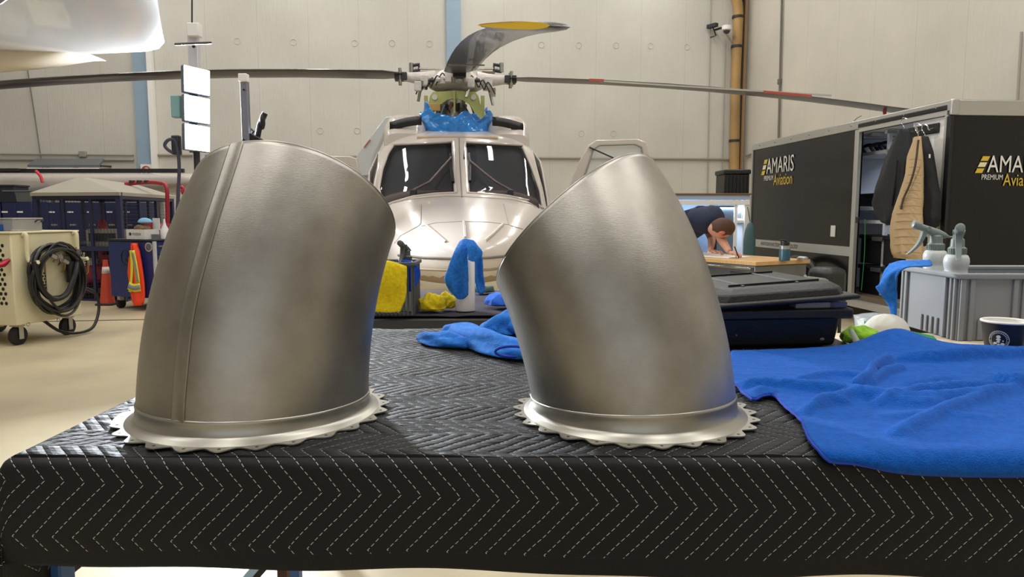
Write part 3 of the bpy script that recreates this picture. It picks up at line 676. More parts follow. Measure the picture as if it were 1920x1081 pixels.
# rotor
hubm=M('hub_grey_white','cfc8c2',.4,var=.2,vscale=20); hub0=HUB.copy()
def hp(x,y,z): return hub0+Vector((x,y,z))
MB().lathe([(.30,-.13),(.36,-.10),(.36,-.02),(.30,.03),(.22,.10),(.16,.12)],hub0,28).build('rotor_head',hubm,heli)
MB().ball(hp(.02,-.34,-.01),(.07,.07,.09)).build('red_damper_cap',M('damper_red','7e2a2a',.4),heli)
F0=Vector((.131,-.991,0)).normalized(); R0=Vector((.991,.131,0)).normalized()
blade_m=M('rotor_blade_grey','3c3a40',.38,metal=.1,var=.25,vscale=3,coat=.3); ylw=M('blade_yellow','e2b92c',.4)
def blade(dirv,dz,zs,nm_,tilt=.12,flip=1):
    side=Vector((-dirv.y,dirv.x,0))*flip   # leading edge direction
    # chord stations along the span: (s, chord, back sweep)
    ST=[(.70,.2,0),(.8,.3,0),(.95,.394,0),(2.0,.394,0),(2.8,.394,0),(3.5,.394,0),(4.3,.394,0),(5.0,.394,0),(5.7,.394,0),(6.15,.394,0),(6.35,.40,.02),(6.5,.40,.05),(6.62,.37,.09),(6.70,.30,.13)]
    rings=[];n=16
    for s,c,sw in ST:
        o=hub0+dirv*s; o.z=float(np.polyval(np.polyfit([0,2.6,5.2,6.7],zs,2),s)); r=[]
        tl=tilt*(1-s/9)
        for k in range(n):
            a=2*math.pi*k/n; xx=.5*math.cos(a); th=.028*(1.0-.55*(.5-xx))*math.sin(a)*(c/.394)
            r.append(o+side*(c*xx-sw)+Vector((0,0,th+math.tan(tl)*c*xx)))
        rings.append(r)
    # refine spanwise
    mb=MB(); mb.loft(rings); mb.add(rings[0],[tuple(range(n))]); mb.add(rings[-1],[tuple(range(n))],1 if nm_=='F' else 0); b=mb.build('rotor_blade',[blade_m,ylw],heli,ang=50)
    t2=MB(); rs=rings[-5:]; 
    sc=[[ (p-sum(r,Vector())/n)*1.012+sum(r,Vector())/n+dirv*.002 for p in r] for r in rs[1:]]
    return b,rings,side,sc,n
zF=[3.06,2.83,2.40,2.08]
for dirv,zs,tl,nm in ((F0,zF,.10,'F'),(R0,[3.08,3.05,2.90,2.73],.05,'R'),(-R0,[3.08,3.07,2.9,2.72],.10,'L'),(-F0,[3.08,3.0,2.85,2.7],.08,'B')):
    b,rings,side,sc,n=blade(dirv,0,zs,nm,tilt=tl)
    if nm=='F':
        MB().loft([q[4:14] for q in sc],closed=False).build('yellow_tip',ylw,b,ang=50)
        MB().bar(hub0+dirv*2.0+side*-.19+Vector((0,0,float(np.interp(2.0,[0,2.6,5.2,6.7],zs))-hub0.z-.035)),hub0+dirv*2.0+side*.19+Vector((0,0,float(np.interp(2.0,[0,2.6,5.2,6.7],zs))-hub0.z-.03)),.03,.012).build('root_band',M('band_grey','8f8c8c',.4),b)
    if nm=='R':
        for s0,s1 in ((1.75,1.95),(4.2,4.9)):
            pa=hub0+dirv*s0+side*-.2; pa.z=float(np.interp(s0,[0,2.6,5.2,6.7],zs)); pb=hub0+dirv*s1+side*-.2; pb.z=float(np.interp(s1,[0,2.6,5.2,6.7],zs))
            MB().bar(pa,pb,.03,.03).build('red_stripe',M('stripe_red','b04a3c',.5),b)
        pa=hub0+dirv*1.9+side*-.2; pa.z=3.05; pb=hub0+dirv*5.2+side*-.2; pb.z=2.93; MB().bar(pa,pb,.01,.022).build('leading_edge_strip',alu,b)
        p=hub0+dirv*6.15; p.z=2.83; MB().tube([p,p-Vector((0,0,.09)),p-Vector((-.02,0,.17))],[.03,.025,.012],8).build('tie_down_hook',M('strap_red','8d2f35',.6),b)
    # cuffs, bolts, dampers, pitch horns
    a=hub0+dirv*.28; c=hub0+dirv*.68; z1=float(np.interp(.7,[0,2.6],zs[:2])); c.z=z1
    MB().tube([a,a+(c-a)*.35,c],[.12,.09,.055],12).build('blade_cuff',hubm,heli)
    MB().box(hub0+dirv*.72+Vector((0,0,z1-hub0.z)),(.16,.16,.10),math.atan2(dirv.y,dirv.x)).build('blade_clevis',dark,heli,bevel=.01)
    for k in (-1,1):
        q=c+side*.06*k+dirv*.05; MB().cyl(q-Vector((0,0,.1)),q+Vector((0,0,.1)),.022,n=8).build('clevis_bolt',steel,heli)
        q=hub0+dirv*.42+side*.12*k; MB().box(q+Vector((0,0,-.04)),(.1,.08,.14),math.atan2(dirv.y,dirv.x)).build('hinge_block',hubm,heli,bevel=.012)
    MB().tube([hub0+dirv*.45+side*.18+Vector((0,0,-.05)),hub0+dirv*.5+side*.1+Vector((0,0,-.3))],.02,8).build('pitch_link',steel,heli)
    q=hub0+dirv*.5+side*.16
    MB().box(q+Vector((0,0,-.12)),(.09,.07,.12)).build('pitch_horn',hubm,heli,bevel=.01)
for s in (-1,1):
    MB().box(hp(s*.42,.1,.09),(.17,.12,.07),s*.15).build('damper_block',M('damper_brown','6a5c52',.5),heli,bevel=.01)
    MB().bar(hp(s*.20,.05,.15),hp(s*.55,.12,.17),.06,.02).build('damper_arm',hubm,heli)
    MB().tube([hp(s*.62,.1,.20),hp(s*.5,.1,.22),hp(s*.5,.1,.14),hp(s*.6,.1,.13)],.025,8).build('pendulum_arm',dark,heli)
    MB().cyl(hp(s*.60,.1,.12),hp(s*.60,.1,.24),.03,n=10).build('pendulum_weight',steel,heli)
    for k in range(5):
        a=hp(s*(.10+.07*k),-.3+.05*k,-.06-.02*k); MB().tube(smoothpts([a,a+Vector((s*.05,-.02,.09)),a+Vector((s*.14,0,-.06))],4),.009,6).build('hydraulic_line',dark,heli)
    for k in range(3): MB().ball(hp(s*(.1+.1*k),-.36+.05*k,-.05),(.035,.03,.03),8).build('hub_fitting',[steel,hubm,dark][k],heli)
# tail
MB().loft([[hl(x*w_,t+dt,z) for x,dt in ((-.06,.1),(0,0),(.06,.1),(.05,.5),(0,.75),(-.05,.5))] for w_,t,z in ((1,11.2,1.9),(.7,12.2,3.9))],cap=True).build('tail_fin',gloss,heli)
# landing gear
for x,t in ((0,.9),(-.8,5.6),(.8,5.6)):
    MB().cyl(hl(x,t,.75),hl(x,t,.2),.05).build('gear_leg',alu,heli); MB().tube([hl(x-.09,t,.2),hl(x-.07,t,.2),hl(x+.07,t,.2),hl(x+.09,t,.2)],[.15,.2,.2,.15],20).build('tyre',rubber,heli)
# open doors
def door(outer,inner,D,name,label):
    p0=P(*outer[0],D); o=MB().ringframe([P(a,b,D) for a,b in outer],[P(a,b,D) for a,b in inner],(.0,.07,0)).build('cockpit_door',gloss,heli,bevel=.012,smooth=True)
    lab(o,label); 
    MB().prism([P(a,b,D+.03) for a,b in inner],(0,.006,0)).build('door_window',M('clear_pane','cfd4d2',.05,alpha=.25),o)
    # inner trim lip
    L=[P(a,b,D-.005) for a,b in inner]; MB().tube(L,.012,6,closed=True).build('door_seal',M('seal_grey','8d8a86',.6),o)
    return o
door([(1015,500),(1055,380),(1085,305),(1103,272),(1118,262),(1195,260),(1212,266),(1217,290),(1219,500)],[(1040,480),(1078,378),(1098,325),(1112,281),(1124,272),(1190,270),(1203,276),(1206,300),(1206,480)],8.3,'d','open right cockpit door')
door([(560,500),(560,300),(575,292),(655,292),(668,296),(674,320),(680,360),(690,500)],[(575,480),(572,320),(584,306),(640,306),(656,312),(664,335),(668,360),(675,480)],8.5,'d','open left cockpit door')
MB().box(P(665,330,8.6),(.15,.05,.1)).build('door_handle',M('tag_yellow','e7c821',.6),heli)
for a,b in ((1205,300),(1150,274)): pass
MB().bar(P(1105,276,8.28),P(1150,296,8.28),.015).build('door_strap',dark,heli)
# ================================================================ TOWELS ON THE BENCH
def cloth(name,col,col2=None):
    m=M(name,col,.85,bump=.5,bscale=420,var=.14,vscale=90,sheen=.10,spec=.08,col2=col2); m.node_tree.nodes['Principled BSDF'].inputs['Sheen Roughness'].default_value=.4; return m
blueT=cloth('blue_microfibre','155fc0','1152ac'); blueD=cloth('deep_blue_microfibre','1f57cf','1847b5'); blueL=cloth('light_blue_terry','3684e0','2468c4'); yel=cloth('yellow_microfibre','ead32c','cfb51c'); hemB=M('blue_hem','1c3fb4',.8)
def interp_line(pts,s):
    d=[0]
    for a,b in zip(pts[:-1],pts[1:]): d.append(d[-1]+(Vector(b)-Vector(a)).length)
    x=s*d[-1]; i=min(len(d)-2,max(0,int(np.searchsorted(d,x,side='right'))-1)); f_=(x-d[i])/max(1e-9,d[i+1]-d[i]); return Vector(pts[i]).lerp(Vector(pts[i+1]),f_)
def segdist(p,a,b):
    ap=p-a; ab=b-a; t=max(0,min(1,ap.dot(ab)/max(1e-9,ab.dot(ab)))); return (ap-ab*t).length,t
def topxy(px,py):   # pixel on bench top -> flat cloth coordinates (runs over the front edge)
    q=PZ(px,py,ZT)
    if q.y>=YF: return Vector((q.x,q.y))
    # on the front face plane y=YF: convert drop to run length
    r=ray(px,py); p=Vector((0,0,CZ))+r*(YF/r.y); return Vector((p.x,YF-(ZT-p.z)))
front=[topxy(*p) for p in smoothpts([Vector((a,b,0)) for a,b in ((1365,722),(1385,738),(1410,758),(1430,752),(1452,752),(1480,780),(1503,800),(1508,815),(1522,842),(1548,864),(1600,869),(1680,884),(1760,889),(1850,891),(1960,891),(2100,893))],4) for p in [(p.x,p.y)]]
back=[topxy(*p) for p in ((1372,667),(1420,667),(1500,664),(1580,661),(1640,659),(1690,658),(1760,657),(1850,658),(1960,659),(2060,660))]
ridges=[  # pixel polyline on the bench top, height, half width
 (((1350,735),(1440,738),(1560,748),(1700,765),(1830,758),(1920,742)),.012,.022),
 (((1540,775),(1600,757),(1700,772),(1760,770)),.010,.018),
 (((1648,772),(1720,752),(1800,745),(1860,740)),.012,.014),
 (((1600,742),(1625,728),(1640,706),(1665,690)),.016,.013),
 (((1630,735),(1655,715),(1690,704)),.010,.010),
 (((1640,720),(1560,715),(1490,728)),.007,.016),
 (((1860,735),(1900,742),(1925,735)),.018,.018),(((1690,690),(1760,690),(1840,684),(1960,676)),.016,.014),
 (((1680,830),(1740,800),(1830,765),(1880,750)),.010,.016),(((1650,795),(1760,790),(1850,800)),.004,.02),(((1700,735),(1790,722)),.006,.012),
 (((1505,790),(1545,772),(1580,770)),.012,.014),(((1405,752),(1430,745),(1460,748)),.006,.02)]
RG=[([Vector((q.x,q.y)) for q in smoothpts([Vector((*topxy(*p),0)) for p in pl_],5)],h,w_) for pl_,h,w_ in ridges]
def bigtowel():
    NS,NT=150,100; vs=[]; peak=topxy(1672,657)
    for i in range(NS+1):
        s=i/NS; f_=interp_line(front,s); b_=interp_line(back,s)
        for j in range(NT+1):
            t=j/NT; p=f_.lerp(b_,t); h=0; h3=0
            for L,hh,ww in RG:
                nL=len(L)-1; d,u_=min((segdist(p,L[q],L[q+1])[0],(q+segdist(p,L[q],L[q+1])[1])/nL) for q in range(nL)) if (p-L[nL//2]).length<.45 else (9,0); h3+=(1.5*hh*(math.sin(math.pi*min(1,max(0,.12+.76*u_)))**.4)*math.exp(-(d/(ww*.66))**2))**3
            ed=min(1,t*6+.25)
            h=h3**(1/3)*ed
            dx=(p.x-peak.x); dy=(p.y-peak.y); h+=.030*math.exp(-(dx/.075)**2-(dy/.085)**2)+.008*math.exp(-(dx/.17)**2-(dy/.2)**2)
            h+=.0016*noise2(p.x*26,p.y*26,9)+.0009*noise2(p.x*70,p.y*60,11)
            if p.y<YF+.012:
                a=min(1,(YF+.012-p.y)/.02)*math.pi/2; dr=YF+.012-p.y
                y=YF+.012-.018*math.sin(a)-h*.4-.001; z=ZT+.0085-max(0,dr-.006) if dr>.006 else ZT+.0085-.3*dr
                vs.append((p.x,y,z))
            else: vs.append((p.x,p.y,ZT+.0085+h))
    fs=[(i*(NT+1)+j,(i+1)*(NT+1)+j,(i+1)*(NT+1)+j+1,i*(NT+1)+j+1) for i in range(NS) for j in range(NT)]
    mb=MB().add(vs,fs); o=mb.build('microfibre_towel',blueT,solid=-.0035,ang=180)
    edge=[Vector(vs[i*(NT+1)]) for i in range(NS+1)][::-1]+[Vector(vs[j]) for j in range(1,NT+1)]+[Vector(vs[i*(NT+1)+NT]) for i in range(1,NS+1)]
    MB().tube(edge,.0026,6).build('stitched_hem',hemB,o)
    return tag(o,'large rumpled blue microfibre towel spread over the right end of the front bench','towel','blue towels')
bigtowel()
def crumple(name,pos,size,mat,seed,amp=.3,lobes=5,ground=None,yaw=0,res=64):
    """soft heap: closed lumpy surface, flattened underneath"""
    r_=np.random.default_rng(seed); K=[(r_.normal(size=3)*lobes*.55,r_.random()*6.28,1/(1+i*.3)) for i in range(9)]
    mb=MB(); rings=[]
    for i in range(res//2+1):
        a=math.pi*i/(res//2); rg=[]
        for k in range(res):
            b=2*math.pi*k/res; d=Vector((math.sin(a)*math.cos(b),math.sin(a)*math.sin(b),-math.cos(a)))
            n_=sum(w_*(1-2*abs(math.sin(float(kk[0]*d.x+kk[1]*d.y+kk[2]*d.z)+p_))) for kk,p_,w_ in K)/3
            rad=1+amp*n_; z=d.z*rad
            if z<0: z*=.25
            rg.append(Vector(pos)+rotz((d.x*rad*size[0],d.y*rad*size[1],(z+.25)*size[2]),yaw))
        rings.append(rg)
    mb.loft(rings); lo=min(v.z for v in mb.v)
    for v in mb.v: v.z+=pos[2]-lo+.001
    return mb.build(name,mat,ang=180)
def fold_towel(spine,width,height,mat,name,seed,under=.0):
    """a rolled / bunched strip of towel along a spine: rounded folds with a hollow"""
    r_=np.random.default_rng(seed); sp_=smoothpts(spine,6); N=len(sp_); rings=[]
    for i,p in enumerate(sp_):
        t=(sp_[min(i+1,N-1)]-sp_[max(i-1,0)]).normalized(); sd=Vector((-t.y,t.x,0)).normalized(); e=math.sin(math.pi*min(1,max(0,(i+.6)/N)))**.35
        ww=width(i/N) if callable(width) else width; hh=height(i/N) if callable(height) else height; rg=[]
        for k in range(26):
            a=2*math.pi*k/26; rr=1+.13*math.sin(3*a+i*.35+seed)+.10*math.sin(5*a-i*.5)+.05*math.sin(9*a+i)
            c=math.cos(a)*ww*rr*e; z=max(-.15,math.sin(a)*rr)*hh*e; rg.append(Vector((p.x,p.y,p.z))+sd*c+Vector((0,0,z+.15*hh*e)))
        rings.append(rg)
    return MB().loft(rings,cap=True).build(name,mat,ang=180,sub=1)
t=thing('microfibre_towel','bunched bright blue terry towel lying on the black blanket between the two ducts','towel',PZ(890,660,ZT),0,'blue towels')
zz=ZT+.006
fold_towel([PZ(786,636,zz),PZ(815,643,zz),PZ(850,648,zz),PZ(885,650,zz)],lambda s:.022+.012*s,lambda s:.020+.008*s,blueL,'towel_fold',1).parent=t
fold_towel([PZ(828,630,zz),PZ(865,632,zz),PZ(905,648,zz),PZ(950,662,zz),PZ(1000,672,zz)],lambda s:.045,lambda s:.036-.006*s,blueL,'towel_fold',4).parent=t
fold_towel([PZ(905,625,zz),PZ(940,622,zz),PZ(975,622,zz),PZ(1010,632,zz)],lambda s:.045,lambda s:.036+.018*s,blueL,'towel_fold',7).parent=t
p=PZ(960,660,zz+.012); MB().tube([p+Vector((-.034*math.cos(a),.0-.012,.011*math.sin(a)+.004)) for a in np.linspace(0,6.28,18)],.003,6,closed=True).build('towel_hem',hemB)
bpy.data.objects[-1] if False else None
h=[o for o in COL.objects if o.name.startswith('towel_hem')][0]; h.parent=t
for o in list(t.children): o.matrix_parent_inverse=t.matrix_basis.inverted()
# ================================================================ STORAGE TOTE
bl=PZ(1368,666,ZT+.0)+Vector((0,0,.006)); brr=PZ(1594,661,ZT)+Vector((0,0,.006)); xd=(brr-bl); W_=xd.length; yaw=math.atan2(xd.y,xd.x)
bl=bl+rotz((0,.045,0),yaw)
tote=thing('storage_tote','black plastic storage tote with slightly ajar lid behind the blue towel','tote',bl,yaw)
DPT=.32; H_=.086; tp=M('tote_plastic','0c0d0f',.45,bump=.12,bscale=150)
def tapered(x0,x1,y0,y1,z0,z1,tx,ty): return [(x0+tx,y0+ty,z0),(x1-tx,y0+ty,z0),(x1-tx,y1-ty,z0),(x0+tx,y1-ty,z0),(x0,y0,z1),(x1,y0,z1),(x1,y1,z1),(x0,y1,z1)]
MB().hexa(tapered(-.006,W_+.006,-.003,DPT+.003,0,H_,.012,.01)).build('tote_body',tp,tote,local=True,bevel=.008)
rb=MB().hexa(tapered(-.022,W_+.022,-.018,DPT+.018,H_-.022,H_+.001,0,0)); rb.build('rim',tp,tote,local=True,bevel=.005)
for x in (W_+.02,-.02): MB().box((x,.12,H_-.05),(.018,.10,.06)).build('side_handle',tp,tote,local=True,bevel=.005)
# contents between rim and lid
for x0,x1,c in ((.17,.26,'9aa0a8'),(.25,.29,'5a62a0')): MB().box(((x0+x1)/2,.02,H_+.006),(x1-x0,.03,.012)).build('packed_sheet',M('sheet'+c,c,.5),tote,local=True)
def lz(x,y): return .006+.014*x/W_*1.0+(.0)*y
lid=[]
def lp(x,y,z): return (x,y,H_+.004+z+.016*(x/W_)+.0)
MB().add([lp(-.03,-.028,0),lp(W_+.03,-.028,0),lp(W_+.03,DPT+.03,0),lp(-.03,DPT+.03,0),lp(-.03,-.028,.012),lp(W_+.03,-.028,.012),lp(W_+.03,DPT+.03,.012),lp(-.03,DPT+.03,.012)],[(0,3,2,1),(4,5,6,7),(0,1,5,4),(1,2,6,5),(2,3,7,6),(3,0,4,7)]).build('lid_rim',tp,tote,local=True,bevel=.005)
l=MB()
pr=[(-.008,-.010,.010,0),(-.003,-.006,.034,0),(.010,.006,.046,0)]
rr=[]
for ix,iy,z,_ in ((-.012,-.012,.010,0),(-.007,-.006,.026,0),(.010,.012,.038,0),(.03,.03,.039,0)):
    x0,x1,y0,y1=ix,W_-ix,iy,DPT-iy; ch=.02
    rr.append([Vector(lp(a,b,z)) for a,b in ((x0+ch,y0),(x1-ch,y0),(x1,y0+ch),(x1,y1-ch),(x1-ch,y1),(x0+ch,y1),(x0,y1-ch),(x0,y0+ch))])
lo=l.loft(rr,cap=True).build('lid',tp,tote,local=True,bevel=.003)
lc=lo
for x in (.06,W_-.085):
    MB().bar(lp(x,.03,.0405),lp(x,DPT-.03,.0405),.004,.003).build('lid_groove',M('scuff_grey','6a6d70',.6),lo,local=True)
MB().bar(lp(.03,.045,.041),lp(W_-.03,.045,.041),.006,.005).build('lid_ridge',tp,lo,local=True)
MB().bar(lp(.03,DPT-.05,.041),lp(W_-.03,DPT-.05,.041),.006,.005).build('lid_ridge',tp,lo,local=True)
for x,z in ((.115,.060),(.035,.03),(.235,.016)):
    MB().ball((x,.0-.001+.012*(1-z/.13)*.6,z),(.006,.0012,.004),8).build('scuff_mark',M('scuff_grey','6a6d70',.6),tote,local=True)
# flat dark case behind the tote (its lid top shows over)
# ================================================================ GREY DIVIDED BIN
nb=PZ(1793,637,ZT-.008); fl=PZ(1690,606,ZT-.008); L1=(fl-nb).length; ya=math.atan2(fl.y-nb.y,fl.x-nb.x)-math.pi/2
bx=thing('divided_bin','grey plastic divided storage bin with ribbed corners holding two spray bottles','bin',(nb.x,nb.y,ZT-.0098),ya*.5)
gp=M('bin_grey','8b8f94',.45,var=.06); WX=.42; WY=L1; BH=.158
def bb(x0,x1,y0,y1,z0,z1,n='b',b=.0015,par=None): return MB().hexa(tapered(x0,x1,y0,y1,z0,z1,0,0)).build(n,gp,par or bx,local=True,bevel=b)
bb(0,.003,0,WY,0,BH,'side_panel'); bb(WX-.003,WX,0,WY,0,BH,'side_panel'); bb(0,WX,0,.003,0,BH,'side_panel'); bb(0,WX,WY-.003,WY,0,BH,'side_panel'); bb(0,WX,0,WY,0,.003,'bin_floor')
MB().ringframe([(-.012,-.012,BH-.006),(WX+.012,-.012,BH-.006),(WX+.012,WY+.012,BH-.006),(-.012,WY+.012,BH-.006)],[(.004,.004,BH-.006),(WX-.004,.004,BH-.006),(WX-.004,WY-.004,BH-.006),(.004,WY-.004,BH-.006)],(0,0,.014)).build('rim',gp,bx,local=True,bevel=.004)
for x in (.115,.2,.285,.36): bb(x-.0015,x+.0015,.004,WY-.004,.003,BH-.012,'divider')
for y in (WY*.5,): bb(.116,WX-.004,y-.0015,y+.0015,.003,BH-.012,'divider')
for y,w_ in ((.012,.008),(.028,.008),(.052,.010),(WY-.03,.012),(WY-.012,.01)): bb(-.007,.0,y-w_/2,y+w_/2,0,BH-.006,'corner_rib',.002)
for x,w_ in ((.004,.012),(.026,.012),(.13,.012),(.152,.012),(.25,.012),(.272,.012)): bb(x-w_/2+.003,x+w_/2+.003,-.007,0,0,BH-.006,'corner_rib',.002)
for k in range(4):
    y=.085+k*.024; bb(-.005,.0,y-.006,y+.006,.002,.045,'foot_rib',.002)
for k in range(4):
    x=.055+k*.026; bb(x-.008,x+.006,-.005,0,.002,.052,'foot_rib',.002)
# ---------------------------------------------------------------- trigger sprayers
botm=M('milky_bottle','dfe3e2',.4,spec=.4,trans=.15); trg=M('trigger_grey','7f8a86',.4); trd=M('trigger_dark','4a4d4f',.45)
def sprayer(loc,rz,label,hm=trg,s=1.0,bh=.15,group='trigger spray bottles',arm=True,bc=None):
    t=thing('spray_bottle',label,'spray bottle',loc,rz,group)
    MB().lathe([(.0,0),(.029*s,0),(.031*s,.004),(.031*s,bh-.062),(.029*s,bh-.054),(.0265*s,bh-.046),(.0262*s,bh-.040),(.0285*s,bh-.032),(.030*s,bh-.022),(.029*s,bh-.012),(.025*s,bh-.004),(.014*s,bh)],n=28,cap=False).build('bottle',bc or botm,t,local=True,ang=60)
    z=bh-.002; c=MB().lathe([(.020,z),(.0213,z+.002),(.0213,z+.016),(.019,z+.018),(.0165,z+.020),(.0155,z+.038),(.012,z+.042)],n=24); 
    for k in range(24):
        a=2*math.pi*k/24; c.box((.0214*math.cos(a),.0214*math.sin(a),z+.009),(.0015,.0018,.014),a)
    c.build('collar',hm,t,local=True)
    z+=.034
    def sec(x,zc,hy,hz): return [Vector((x,hy*math.cos(2*math.pi*k/16),zc+hz*math.sin(2*math.pi*k/16))) for k in range(16)]
    MB().loft([sec(.030,z+.004,.006,.003),sec(.022,z+.006,.010,.008),(sec(.008,z+.009,.012,.013)),sec(-.010,z+.015,.012,.013),sec(-.030,z+.024,.0115,.0105),sec(-.046,z+.031,.011,.010)],cap=True).build('spray_head',hm,t,local=True,ang=50)
    MB().tube([Vector((.022,0,z+.004)),Vector((.036,0,z+.002)),Vector((.050,0,z+.004))],[.004,.0025,.0012],8).build('tail_spur',hm,t,local=True)
    nz=MB(); nz.tube([Vector((-.044,0,z+.0305)),Vector((-.050,0,z+.033)),Vector((-.062,0,z+.037)),Vector((-.064,0,z+.0375))],[.0115,.0118,.0108,.007],12)
    nz.build('nozzle',hm,t,local=True)
    tr=[Vector((-.030,0,z+.022)),Vector((-.034,0,z+.004)),Vector((-.044,0,z-.018)),Vector((-.060,0,z-.036)),Vector((-.072,0,z-.046))]
    tr=smoothpts(tr,4); N=len(tr)
    MB().loft([[p+Vector((d*(.008-.004*i/N),y*(.009-.004*i/N),0)) for d,y in ((-1,-1),(-1,1),(.6,1),(.6,-1))] for i,p in enumerate(tr)],cap=True).build('trigger',hm,t,local=True,bevel=.001)
    MB().cyl((-.026,-.0135,z+.024),(-.026,.0135,z+.024),.006).build('pivot_pin',hm,t,local=True)
    return t
def below(p,z): return (p.x,p.y,z)
d1=P(1754,470,1.97); sprayer(below(d1,ZT-.004),math.radians(-6),'white spray bottle with grey trigger pointing left, standing in the grey bin',bh=d1.z-(ZT-.004)+.004)
d2=P(1794,478,1.865); sprayer(below(d2,ZT-.004),math.radians(62),'white spray bottle with grey trigger turned towards the camera, in the grey bin',bh=d2.z-(ZT-.004)+.004)
# blue cloth over the bin corner
def drape(name,pts_rows,mat,thick=.003,sub=1,parent=None):
    """pts_rows: rows of 3d points -> smooth cloth sheet"""
    rows=[smoothpts(r,4) for r in pts_rows]; cols=list(zip(*rows)); grid=[smoothpts(list(c),4) for c in cols]
    mb=MB().loft(grid,closed=False); 
    for v in mb.v: v+=Vector((.0012*noise2(v.x*60,v.z*60,2),.0015*noise2(v.x*50,v.z*70,5),.0012*noise2(v.x*60,v.y*60,8)))
    return mb.build(name,mat,parent,ang=180,solid=thick)
Dn=PZ(1740,637,ZT).y
g=[]
o=drape('cleaning_cloth',[
 [P(1744,486,1.86),P(1715,487,1.84),P(1690,488,1.84),P(1668,494,1.85)],
 [P(1746,497,1.78),P(1712,494,1.79),P(1682,496,1.81),P(1658,508,1.83)],
 [P(1700,500,1.74),P(1682,504,1.76),P(1664,514,1.79),P(1648,532,1.82)],
 [P(1681,520,1.76),P(1674,526,1.78),P(1662,537,1.79),P(1642,538,1.82)],
 [P(1683,555,1.79),P(1678,560,1.79),P(1668,560,1.80),P(1655,556,1.81)],
 [P(1681,590,1.79),P(1676,594,1.79),P(1671,590,1.80),P(1667,578,1.81)]],blueL)
tag(o,'blue cleaning cloth hanging over the left rim of the grey bin','cloth','blue towels')
# ================================================================ PAPER CUP
cup0=PZ(1882,659,ZT-.008); Rt=41.5*cup0.y/F/1.0*.985; ch=(P(1882,601,cup0.y).z-cup0.z)
cup=thing('paper_cup','black paper coffee cup with white rim and round portrait emblem','cup',(cup0.x,cup0.y,ZT-.0095)); ch+=.002
rb_=Rt*.74
MB().lathe([(0,.004),(rb_,.004),(rb_,0),(Rt*.97,ch-.003)],n=40,cap=False).build('cup_body',[M('cup_black','121318',.45)],cup,local=True)
MB().tube([Vector((Rt*.975*math.cos(a),Rt*.975*math.sin(a),ch-.001)) for a in np.linspace(0,2*math.pi,41)[:-1]],.0026,8,closed=True).build('rolled_rim',M('cup_white','efeee8',.5),cup,local=True)
MB().lathe([(0,.006),(rb_*.96,.007),(Rt*.955,ch-.0015)],n=40,cap=False).build('white_lining',M('cup_white','efeee8',.5),cup,local=True)
cw=M('emblem_white','e8e8e6',.6)
fa=math.atan2(-cup0.y,-cup0.x)-.12
def cp(u,v,o=.0006):  # point on cup wall: u metres round, v height
    r=rb_+(Rt*.97-rb_)*v/ch+o; a=fa+u/r; return Vector((r*math.cos(a),r*math.sin(a),v))
ecx,ecy,er=-.006,ch*.46,ch*.275
def em(pts,name,r=None,fill=False):
    if fill:
        m_=MB(); m_.add([cp(sum(p[0] for p in pts)/len(pts),sum(p[1] for p in pts)/len(pts))]+[cp(*p) for p in pts],[(0,k+1,(k+1)%len(pts)+1) for k in range(len(pts))]); return m_.build(name,cw,cup,local=True)
    return MB().tube([cp(*p) for p in pts],r,5,closed=True).build(name,cw,cup,local=True)
circ=lambda x,y,rx,ry,n=36:[(ecx+x*er+rx*er*math.cos(2*math.pi*k/n),ecy+y*er+ry*er*math.sin(2*math.pi*k/n)) for k in range(n)]
em(circ(0,0,1,1),'emblem_ring',.0005); em(circ(0,0,.76,.76),'emblem_ring',.0003)
em(circ(-.03,.33,.22,.19,14),'emblem_face',fill=True); em(circ(-.03,.03,.24,.12,14),'emblem_face',fill=True); em(circ(-.03,-.22,.18,.13,14),'emblem_face',fill=True)
em(circ(.38,-.45,.2,.15,12),'emblem_shoulder',fill=True); em(circ(-.34,-.42,.2,.13,12),'emblem_shoulder',fill=True); em(circ(.02,-.56,.16,.14,12),'emblem_shirt',fill=True); em(circ(.42,-.1,.08,.08,8),'emblem_hand',fill=True)
for k in range(30):
    if k in (0,15): continue
    a=2*math.pi*k/30; em([(ecx+er*(.88*math.cos(a)+dx*.05),ecy+er*(.88*math.sin(a)+dy*.06)) for dx,dy in ((-1,-1),(.2,-1),(1,1),(-.2,.6))],'emblem_letter_mark',fill=True)
# ================================================================ SMALL ITEMS BEHIND THE TOWEL
o=crumple('respirator_dome',PZ(1692,642,ZT-.004)+Vector((0,.075,0)),(.055,.045,.046),M('off_white_dome','d8d6cc',.6),3,amp=.02); tag(o,'off-white rounded dust mask lying under the towel hump','mask')
pa=PZ(1672,638,ZT)+Vector((0,.07,.012))
t=thing('poly_bag','clear resealable plastic bag with green zip strip beside the grey bin','bag',PZ(1660,640,ZT)+Vector((0,.08,0)))
bagm=M('clear_film','c9d6dc',.15,alpha=.45,bump=.6,bscale=18)
drape('bag_film',[[P(1600,590,1.95),P(1640,586,1.95),P(1672,590,1.93),P(1690,598,1.9)],[P(1602,604,1.9),P(1640,602,1.88),P(1672,606,1.87),P(1690,612,1.86)],[P(1604,622,1.84),P(1635,620,1.82),P(1660,622,1.8),P(1690,628,1.78)]],bagm,parent=t,thick=.001)
a,b=P(1625,607,1.80),P(1757,636,1.66); MB().hexa([a+Vector((0,0,-.006)),b+Vector((0,0,-.006)),b+Vector((0,.002,.0)),a+Vector((0,.002,0)),a+Vector((0,.012,.0)),b+Vector((0,.012,0)),b+Vector((0,.014,.006)),a+Vector((0,.014,.006))]).build('zip_strip',M('zip_green','1f8a45',.35),t)
